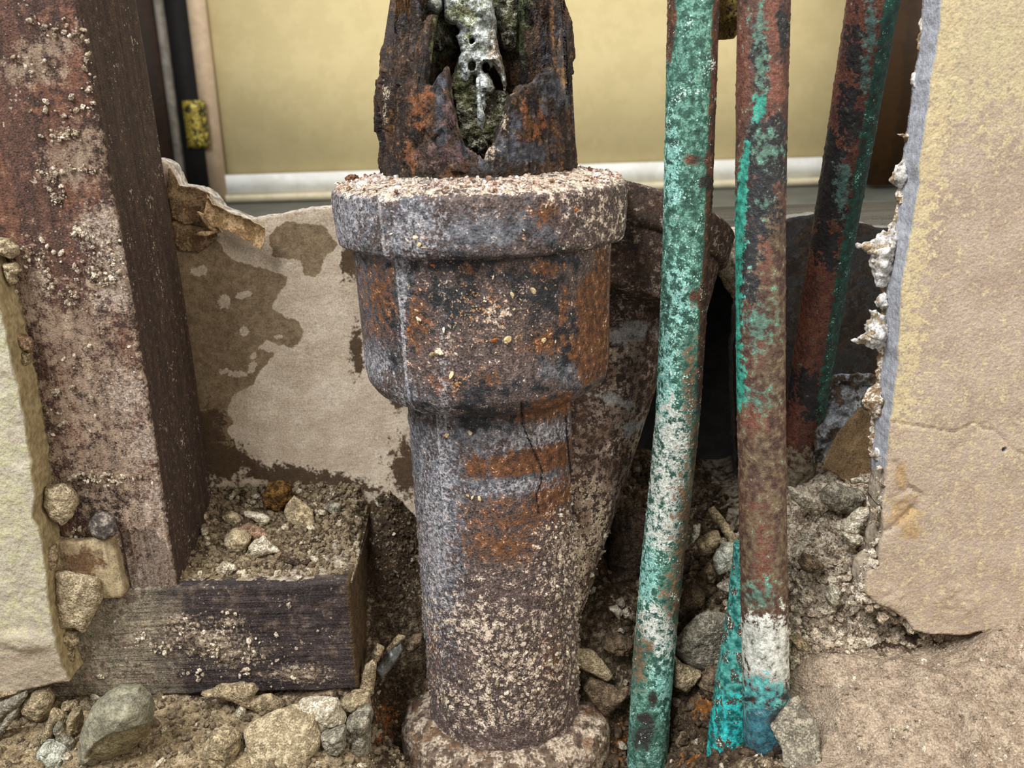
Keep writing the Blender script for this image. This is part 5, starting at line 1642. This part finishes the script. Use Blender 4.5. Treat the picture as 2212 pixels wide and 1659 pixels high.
A = {'outer': outer, 'org': emask(V, [(898, 255, 14, 24, -20), (905, 235, 22, 26), (925, 210, 22, 30), (885, 335, 14, 22), (1165, 270, 16, 30, 20), (975, 250, 14, 26), (1135, 240, 8, 30)]) * outer * isf,
     'slate': np.clip(emask(V, [(947, 175, 14, 30), (948, 220, 10, 40), (1000, 325, 50, 20, 25), (1110, 290, 34, 40), (1140, 330, 50, 26), (1190, 200, 34, 40), (960, 300, 20, 30), (1085, 300, 20, 30)]), 0, 1) * outer * isf,
     'green': (1 - outer) * emask(V, [(1010, 260, 40, 60), (1030, 330, 50, 30), (950, 90, 30, 40), (945, 40, 20, 30), (1110, 40, 30, 60), (1120, 90, 16, 40)]),
     'mauve': emask(V, [(975, 255, 18, 34), (960, 330, 50, 20)]) * outer * isf,
     'rimw': emask(V, [(1060, 330, 16, 20), (1090, 270, 8, 30), (835, 200, 8, 20), (832, 240, 5, 30)]) * 0.9}
M_stub = material('flaking_brown_rust', ((50, 37, 29), (32, 24, 19), 2.5, (1, 1, 0.25)),
                  [dict(c=((88, 62, 42), (68, 47, 32), 2.5, (1, 1, 0.3)), ns=5, st=(1, 1, 0.3), amp=1.0, thr=0.64, soft=0.16),
                   dict(c=((112, 76, 34), (82, 54, 26), 2.5, (1, 1, 0.25)), ns=5, st=(1, 1, 0.25), amp=1.1, thr=0.82, soft=0.14),
                   dict(c=((124, 76, 44), (96, 59, 36), 2.5), m='org', mul=0.85, ns=2.5, amp=0.8, soft=0.16),
                   dict(c=((78, 79, 85), (56, 56, 61), 2.5), m='slate', mul=0.9, ns=5, amp=0.8, soft=0.22),
                   dict(c=((98, 74, 71), (76, 58, 58), 2.5), m='mauve', mul=0.85, ns=2.5, amp=0.8, soft=0.2),
                   dict(c=((96, 100, 68), (72, 75, 50), 2.5), m='green', ns=2.5, amp=0.8, soft=0.2),
                   dict(c=(186, 168, 142), m='rimw', mul=0.85, ns=1.2, amp=0.8, thr=0.6, soft=0.1),
                   dict(c=(134, 120, 108), vor=0.9, thr=1.14, soft=0.08, clump=2.0, gap=5, op=0.6)],
                  rough=0.75, bump=[(1.2, 0.9, (1, 1, 0.3)), (0.6, 0.4)], spec=0.4, grit=1.0)
mesh_obj('pipe_shell', V, q, None, M_stub, stub, A)


def plate(poly, Y, seed, T=1.6):
    """a loose leaf of rust standing off the shell"""
    pts = [XZ(x, y, Y) for x, y in poly]
    V, q, A = sheet(pts, Y, T, 0.5, lambda X, Z, d: 1.6 * fbm(np.stack([X, 0 * X, Z], 1), 5, 4, seed, (1, 1, 0.4)), rag=0.7, ragsize=2.5, rings=3, seed=seed, edgeamp=0.4)
    for k in ('org', 'slate', 'green', 'mauve', 'rimw'):
        A[k] = np.zeros(len(V))
    A['slate'] = 0.3 + 0.4 * fbm(V, 10, 2, seed)
    mesh_obj('rust_flake', V, q, None, M_stub, stub, A)


plate([(826, 178), (838, 176), (846, 190), (850, 250), (846, 330), (832, 352), (829, 300), (821, 268), (828, 240)], 309, 401)
plate([(858, 38), (876, 28), (886, 60), (880, 130), (866, 170), (842, 165), (845, 110), (856, 80)], 306, 403)
plate([(1216, 216), (1224, 222), (1234, 206), (1236, 250), (1230, 352), (1208, 354), (1204, 290)], 306, 405)
plate([(1196, -20), (1208, -20), (1216, 60), (1220, 100), (1214, 138), (1200, 120), (1196, 60)], 306, 407)
plate([(888, -30), (905, -30), (912, 60), (908, 140), (896, 176), (884, 120)], 291, 409)
plate([(1150, -30), (1190, -30), (1196, 80), (1188, 148), (1170, 158), (1154, 90)], 325, 411)

# mineral deposit inside the stub
M_min = material('whitish_mineral_crust', ((204, 209, 203), (168, 173, 165), 2.5), [dict(c=((158, 160, 124), (136, 138, 104), 4), m='gr', ns=4, amp=0.6, soft=0.16), dict(c=((178, 160, 138), (150, 132, 112), 3), m='tn', ns=4, amp=0.5, soft=0.14), dict(c=(208, 212, 208), ns=2.5, amp=1.0, thr=0.66, soft=0.16)], rough=0.95, bump=[(1.2, 0.8), (0.6, 0.4)], spec=0.1, grit=0.8)
M_moss = material('mossy_mineral_crust', ((104, 99, 82), (72, 68, 55), 5), [dict(c=((108, 110, 74), (88, 90, 60), 2.5), ns=5, amp=0.9, thr=0.66, soft=0.2), dict(c=((142, 140, 122), (118, 114, 98), 2.5), ns=2.5, amp=0.9, thr=0.7, soft=0.16)], rough=0.95, bump=[(1.2, 0.9), (0.6, 0.5)], spec=0.1, grit=1.0)


def deposit(name, poly, Y, H, mat, seed, holes=(), rag=0.35, curve=True):
    pts = [XZ(x, y, Y) for x, y in poly]
    hs = [[XZ(cx + rx * math.cos(t), cy + ry * math.sin(t), Y) for t in np.linspace(0, 2 * math.pi, 13)[:-1]] for cx, cy, rx, ry in holes]

    def dsp(X, Z, d):
        g = np.stack([X, 0 * X, Z], 1)
        t = np.clip(d / 4.0, 0, 1)
        return -H * np.sqrt(1 - (1 - t) ** 2) * (1 + 1.1 * fbm(g, 6, 4, seed, gain=0.6)) - 0.9 * fbm(g, 2, 3, seed + 1) - (0.012 * (X - xc_) ** 2 if curve else 0)
    V, q, A = sheet(pts, Y, 4, 0.45, dsp, rag=rag, ragsize=4, holes=hs, rings=3, seed=seed, edgeamp=0.4)
    A['gr'] = emask(V, [(1000, 25, 40, 26), (1010, 90, 20, 16)])
    A['tn'] = emask(V, [(1075, 130, 22, 60), (1085, 190, 14, 50)])
    return mesh_obj(name, V, q, None, mat, stub, A)


K = 4.148
deposit('mineral_deposit', z2([(740, -80), (745, 60), (755, 180), (790, 215), (850, 215), (885, 270), (870, 300), (850, 320), (880, 400), (900, 470), (870, 520), (880, 600), (905, 650), (880, 690), (915, 745), (950, 735), (990, 680), (1020, 680), (1030, 800), (1045, 1000), (1110, 1000), (1120, 960), (1180, 830), (1200, 790), (1170, 700), (1130, 640), (1190, 590), (1250, 700), (1290, 830), (1300, 760), (1280, 600), (1240, 450), (1210, 340), (1215, 200), (1190, 40), (1170, -80)], 780, 0, K), 326, 6, M_min, 161,
        holes=[(1020, 142, 8, 10), (1050, 146, 8, 12), (1055, 213, 7, 12), (1020, 90, 4, 5)])
deposit('mineral_deposit', z2([(560, -60), (560, 60), (610, 95), (690, 115), (735, 80), (735, -60)], 780, 0, K), 328, 6, M_min, 163)
deposit('mossy_deposit', z2([(530, 90), (640, 130), (760, 200), (830, 350), (850, 430), (760, 420), (720, 480), (620, 440), (580, 330), (545, 200)], 780, 0, K), 334, 4, M_moss, 165)
deposit('mossy_deposit', z2([(800, 700), (850, 560), (940, 520), (1040, 560), (1120, 700), (1220, 800), (1320, 850), (1300, 1100), (1190, 1280), (1085, 1420), (960, 1320), (890, 1230), (860, 1000)], 780, 0, K), 328, 3, M_moss, 167, rag=1.2)
deposit('mineral_streak', z2([(1028, 680), (1062, 700), (1075, 900), (1110, 1050), (1090, 1190), (1050, 1130), (1040, 900)], 780, 0, K), 313, 2, M_min, 169, curve=False)
deposit('mossy_deposit', z2([(1215, -40), (1420, -40), (1410, 200), (1390, 440), (1300, 480), (1240, 430), (1215, 200)], 780, 0, K), 335, 3, M_moss, 171)

# ================================================================== COPPER PIPES
def copper_disp(seed, amp=0.25):
    def f(V):
        b, v = cells(V, 2.2, seed)
        return amp * fbm(V, 6, 3, seed + 1, (1, 1, 0.4)) + 0.55 * np.clip(0.42 - b, 0, 1) * v * 2 + 0.10 * fbm(V, 1.0, 2, seed + 2)
    return f


def copper(label, pts, r, mat, attr, seed, amp=0.25):
    path = [P(x, y, Y) for x, y, Y in pts]
    V, q, tr = tube(path, r, 150, 0.5, copper_disp(seed, amp))
    return props(mesh_obj('copper_pipe', V, q, tr, mat, attrs=attr(V)), label, 'pipe')


SPK = dict(c=(204, 228, 216), vor=0.9, thr=1.06, soft=0.07, clump=2.0, gap=5, op=0.85)  # glints on the copper painted as pale specks
# green pipe
M_cu1 = material('verdigris_copper', ((86, 128, 110), (66, 106, 91), 2.5),
                 [dict(c=((116, 162, 144), (90, 138, 121), 1.2), ns=2.4, amp=1.2, thr=0.54, soft=0.14, det=7, nr=0.75),
                  dict(c=((156, 206, 194), (118, 178, 164), 1.2), m='aqua', ns=2, amp=0.8, soft=0.12, det=7, nr=0.75),
                  dict(c=((214, 216, 206), (186, 190, 178), 1.6), m='white', ns=2, amp=0.7, soft=0.14, det=7, nr=0.75),
                  dict(c=((104, 70, 50), (78, 54, 42), 3), m='brown', ns=3, amp=0.45, soft=0.1),
                  dict(c=((126, 104, 76), (98, 78, 58), 2), m='tanb', ns=2.2, amp=0.9, soft=0.14, det=7, nr=0.75),
                  dict(c=(52, 46, 42), m='dark', ns=3, amp=0.5, soft=0.12), dict(c=(44, 80, 70), ns=2.6, amp=1.0, thr=0.86, soft=0.1, op=0.5), SPK],
                 rough=0.75, bump=[(0.9, 0.45), (0.4, 0.2)], spec=0.4)


def a1(V):
    x, y = proj(V)
    cxl = np.interp(y, [0, 500, 900, 1200, 1659], [1498, 1484, 1464, 1432, 1398])
    u = x - cxl
    hw = np.interp(y, [0, 500, 900, 1659], [57, 50, 47, 42])
    w = u / hw
    A = {'brown': np.clip(smooth(0.55, 0.95, w) * smooth(1000, 800, y) * 0.95 + smooth(-0.62, -0.95, w) * smooth(220, 80, y) * 0.8 + emask(V, [(1500, 640, 16, 18), (1500, 345, 24, 14), (1450, 40, 12, 50)]) * 0.8, 0, 1),
         'aqua': np.clip(emask(V, [(1450, 330, 16, 70), (1450, 400, 18, 50), (1440, 820, 24, 120), (1430, 900, 22, 70), (1405, 1180, 20, 130), (1395, 1260, 22, 90), (1450, 1390, 30, 26), (1440, 1480, 30, 60), (1470, 640, 30, 80)]) * 0.8, 0, 1),
         'white': np.clip(emask(V, [(1455, 960, 50, 90), (1450, 1060, 60, 90), (1440, 1140, 60, 60), (1420, 1360, 60, 60)]) * 0.8, 0, 1),
         'tanb': np.clip(emask(V, [(1475, 1200, 26, 120), (1460, 1290, 26, 60), (1490, 830, 14, 90), (1480, 1100, 22, 90), (1380, 1420, 16, 60), (1400, 1400, 12, 20), (1500, 980, 12, 90)]) * 0.8, 0, 1),
         'dark': np.clip(emask(V, [(1390, 1590, 24, 32, 20), (1410, 1510, 10, 16), (1395, 1555, 20, 16), (1525, 395, 14, 18)]) * 0.95, 0, 1)}
    return A


copper('verdigris-covered green copper pipe nearest the drain pipe', [(1500, -80, 300), (1498, 0, 300), (1491, 250, 301), (1484, 500, 303), (1475, 700, 305), (1464, 900, 306), (1448, 1060, 307), (1432, 1200, 306), (1413, 1400, 303), (1400, 1600, 299), (1396, 1700, 297)], 7.9, M_cu1, a1, 201)

M_cu2 = material('stained_brown_copper', ((108, 74, 58), (80, 56, 46), 2.5),
                 [dict(c=((126, 79, 61), (106, 67, 53), 5, (1, 1, 0.3)), m='red', ns=4, amp=0.4, soft=0.12),
                  dict(c=((50, 50, 52), (36, 36, 36), 3), m='dark', ns=4, amp=0.55, soft=0.1),
                  dict(c=((112, 92, 68), (86, 68, 50), 2), m='tanb', ns=2.4, amp=0.9, soft=0.14, det=7, nr=0.75),
                  dict(c=((92, 122, 104), (66, 92, 80), 3), m='gr', ns=3, amp=0.7, soft=0.1),
                  dict(c=((62, 160, 138), (40, 122, 105), 2.5), m='teal', ns=2.5, amp=0.8, soft=0.14),
                  dict(c=((206, 206, 194), (176, 176, 164), 2), m='white', ns=2.4, amp=0.6, soft=0.14, det=7, nr=0.75),
                  dict(c=((92, 170, 164), (56, 128, 128), 2.5), m='turq', ns=3, amp=0.7, soft=0.12),
                  dict(c=((60, 118, 128), (44, 90, 100), 2.5), m='blue', ns=4, amp=0.5, soft=0.14),
                  dict(c=(30, 44, 46), m='crk', ns=2, amp=0.5, soft=0.1),
                  dict(c=(196, 184, 158), vor=0.9, thr=1.08, soft=0.07, clump=2.0, gap=5, op=0.75)],
                 rough=0.62, bump=[(0.9, 0.35), (0.4, 0.15)], spec=0.5)


def a2(V):
    A = {'red': np.clip(emask(V, [(1665, 60, 30, 90), (1670, 180, 26, 60), (1605, 150, 20, 110), (1650, 560, 20, 60), (1640, 760, 20, 40), (1630, 900, 30, 60), (1650, 1210, 26, 80), (1640, 1120, 40, 40), (1665, 260, 14, 30), (1625, 640, 12, 40)]), 0, 1),
         'dark': np.clip(emask(V, [(1675, 290, 34, 50), (1660, 360, 46, 60), (1635, 440, 40, 70), (1640, 130, 20, 70), (1620, 540, 26, 70), (1690, 60, 12, 70), (1660, 480, 30, 40), (1620, 620, 24, 40), (1630, 300, 20, 40)]) * 0.95, 0, 1),
         'tanb': np.clip(emask(V, [(1670, 660, 34, 110), (1665, 800, 40, 110), (1650, 980, 60, 70), (1670, 1100, 40, 80), (1620, 1180, 24, 130), (1685, 1200, 20, 120), (1650, 1310, 60, 40), (1680, 520, 24, 60)]) * 0.85, 0, 1),
         'gr': np.clip(emask(V, [(1640, 60, 20, 50), (1645, 150, 14, 80), (1640, 230, 18, 50), (1655, 320, 40, 40), (1640, 700, 40, 60), (1650, 440, 20, 20), (1630, 860, 40, 30), (1640, 1290, 40, 30)]) * 0.72, 0, 1),
         'teal': np.clip(np.maximum(pmask(V, [[(1612, 300), (1622, 310), (1614, 400), (1608, 520), (1602, 640), (1600, 780), (1598, 870), (1580, 880), (1582, 500), (1596, 380)], [(1632, 210), (1655, 200), (1658, 240), (1640, 270), (1626, 255)]], 8),
                                    emask(V, [(1600, 830, 10, 40), (1596, 850, 8, 30)])), 0, 1),
         'white': np.clip(emask(V, [(1650, 1400, 70, 60), (1660, 1460, 60, 40), (1690, 1420, 24, 80), (1620, 1370, 30, 40)]), 0, 1),
         'turq': np.clip(emask(V, [(1660, 1500, 60, 30), (1640, 1470, 30, 14), (1650, 1530, 60, 26), (1615, 1500, 16, 40)]) * 0.85, 0, 1),
         'blue': np.clip(emask(V, [(1650, 1590, 60, 40), (1640, 1560, 40, 26)]) * 0.95, 0, 1),
         'crk': np.clip(emask(V, [(1680, 1545, 28, 14, -40), (1620, 1510, 16, 6), (1695, 1505, 10, 8, -40)]) * 0.9, 0, 1)}
    return A


copper('brown-stained copper pipe in the middle, pale then turquoise at its foot', [(1652, -80, 297), (1650, 0, 297), (1645, 250, 295), (1642, 500, 292), (1643, 750, 288), (1646, 1000, 284), (1650, 1250, 277), (1653, 1400, 272), (1655, 1550, 268), (1655, 1660, 266)], lambda u: 7.9 - 3.5 * smooth(0.93, 1.0, u), M_cu2, a2, 211)

M_cu3 = material('dark_red_copper', ((110, 66, 49), (86, 51, 40), 5, (1, 1, 0.4)),
                 [dict(c=((44, 40, 40), (34, 32, 32), 3), m='dark', ns=4, amp=0.75, soft=0.08),
                  dict(c=((36, 86, 71), (24, 58, 50), 2.5), m='gr', ns=2.5, amp=0.7, soft=0.2),  # green flank, darkened with shading put into the colour
                  dict(c=((86, 112, 104), (64, 88, 84), 3), m='slate', ns=3, amp=0.5, soft=0.12),
                  dict(c=((70, 74, 62), (50, 52, 44), 2), vor=3.4, thr=1.14, soft=0.06, clump=1.7, gap=5),
                  dict(c=((140, 128, 104), (110, 98, 78), 2), m='dusty', ns=2, amp=0.7, soft=0.14),
                  dict(c=(140, 200, 176), vor=0.9, thr=1.05, soft=0.06, clump=1.8, gap=5, only='gr')],  # sparkle of the green flank painted as light specks
                 rough=0.55, bump=[(0.9, 0.3), (0.4, 0.15)], spec=0.5)


def a3(V):
    x, y = proj(V)
    cl = np.interp(y, [0, 500, 1000], [1886, 1802, 1722])
    w = (x - cl) / np.interp(y, [0, 500, 1000], [57, 48, 44])
    A = {'dark': np.clip(emask(V, [(1790, 420, 40, 110), (1780, 520, 36, 40), (1850, 110, 20, 60), (1830, 250, 20, 60), (1790, 330, 40, 40), (1770, 860, 40, 40), (1710, 830, 30, 30)]) * 0.85 + 0.12, 0, 1),
         'gr': np.clip(smooth(0.25, 0.6, w) * 0.85 * smooth(1000, 800, y), 0, 1), 'slate': np.clip(emask(V, [(1880, 60, 14, 80), (1870, 150, 12, 60), (1820, 400, 20, 60)]), 0, 1) * 0.8,
         'dusty': smooth(900, 1030, y) * 0.75}
    return A


copper('dark red copper pipe leaning behind the others, green on its right flank', [(1900, -80, 299), (1886, 0, 301), (1845, 250, 318), (1802, 500, 335), (1762, 750, 345), (1722, 1000, 351), (1706, 1100, 353)], 7.9, M_cu3, a3, 221)

M_cu4 = material('turquoise_copper', ((84, 160, 148), (58, 126, 117), 2.5), [dict(c=((50, 182, 176), (36, 150, 148), 2.5), m='low', ns=3, amp=0.6, soft=0.14), dict(c=(88, 64, 50), ns=5, amp=1.2, thr=0.7, soft=0.05), dict(c=(26, 98, 92), ns=2.4, amp=1.2, thr=0.68, soft=0.08), SPK], rough=0.7, bump=[(0.9, 0.4), (0.4, 0.2)])
copper('bright turquoise copper pipe half hidden behind the middle pipe foot', [(1630, 1180, 300), (1618, 1300, 298), (1602, 1400, 294), (1586, 1500, 289), (1574, 1590, 284), (1566, 1680, 280)], 7.6, M_cu4, lambda V: {'low': smooth(1450, 1560, proj(V)[1])}, 231, 0.5)

# bent scrap wedged between the two front pipes
M_strap = material('brown_folded_strap', ((150, 128, 62), (104, 84, 42), 5), [dict(c=((66, 50, 30), (48, 36, 24), 4), ns=7, amp=1.1, thr=0.58, soft=0.1)], rough=0.75, bump=[(3, 0.5), (0.8, 0.15)])
strap = empty('strap_scrap', P(1570, 85, 306), 'folded brown scrap wedged between the two front copper pipes at the top', 'scrap')
for po, Y, sd in (([(1544, -60), (1600, -60), (1598, 30), (1580, 42), (1560, 52), (1548, 40)], 306, 3), ([(1546, 42), (1562, 50), (1582, 40), (1600, 28), (1598, 66), (1586, 84), (1550, 86)], 309, 4)):
    pts = [XZ(x, y, Y) for x, y in po]
    V, q, A = sheet(pts, Y, 1.2, 0.5, lambda X, Z, d: 2.0 * fbm(np.stack([X, 0 * X, Z], 1), 8, 3, sd), rag=0.2, ragsize=3, rings=2, seed=sd)
    mesh_obj('strap_fold', V, q, None, M_strap, strap, A)
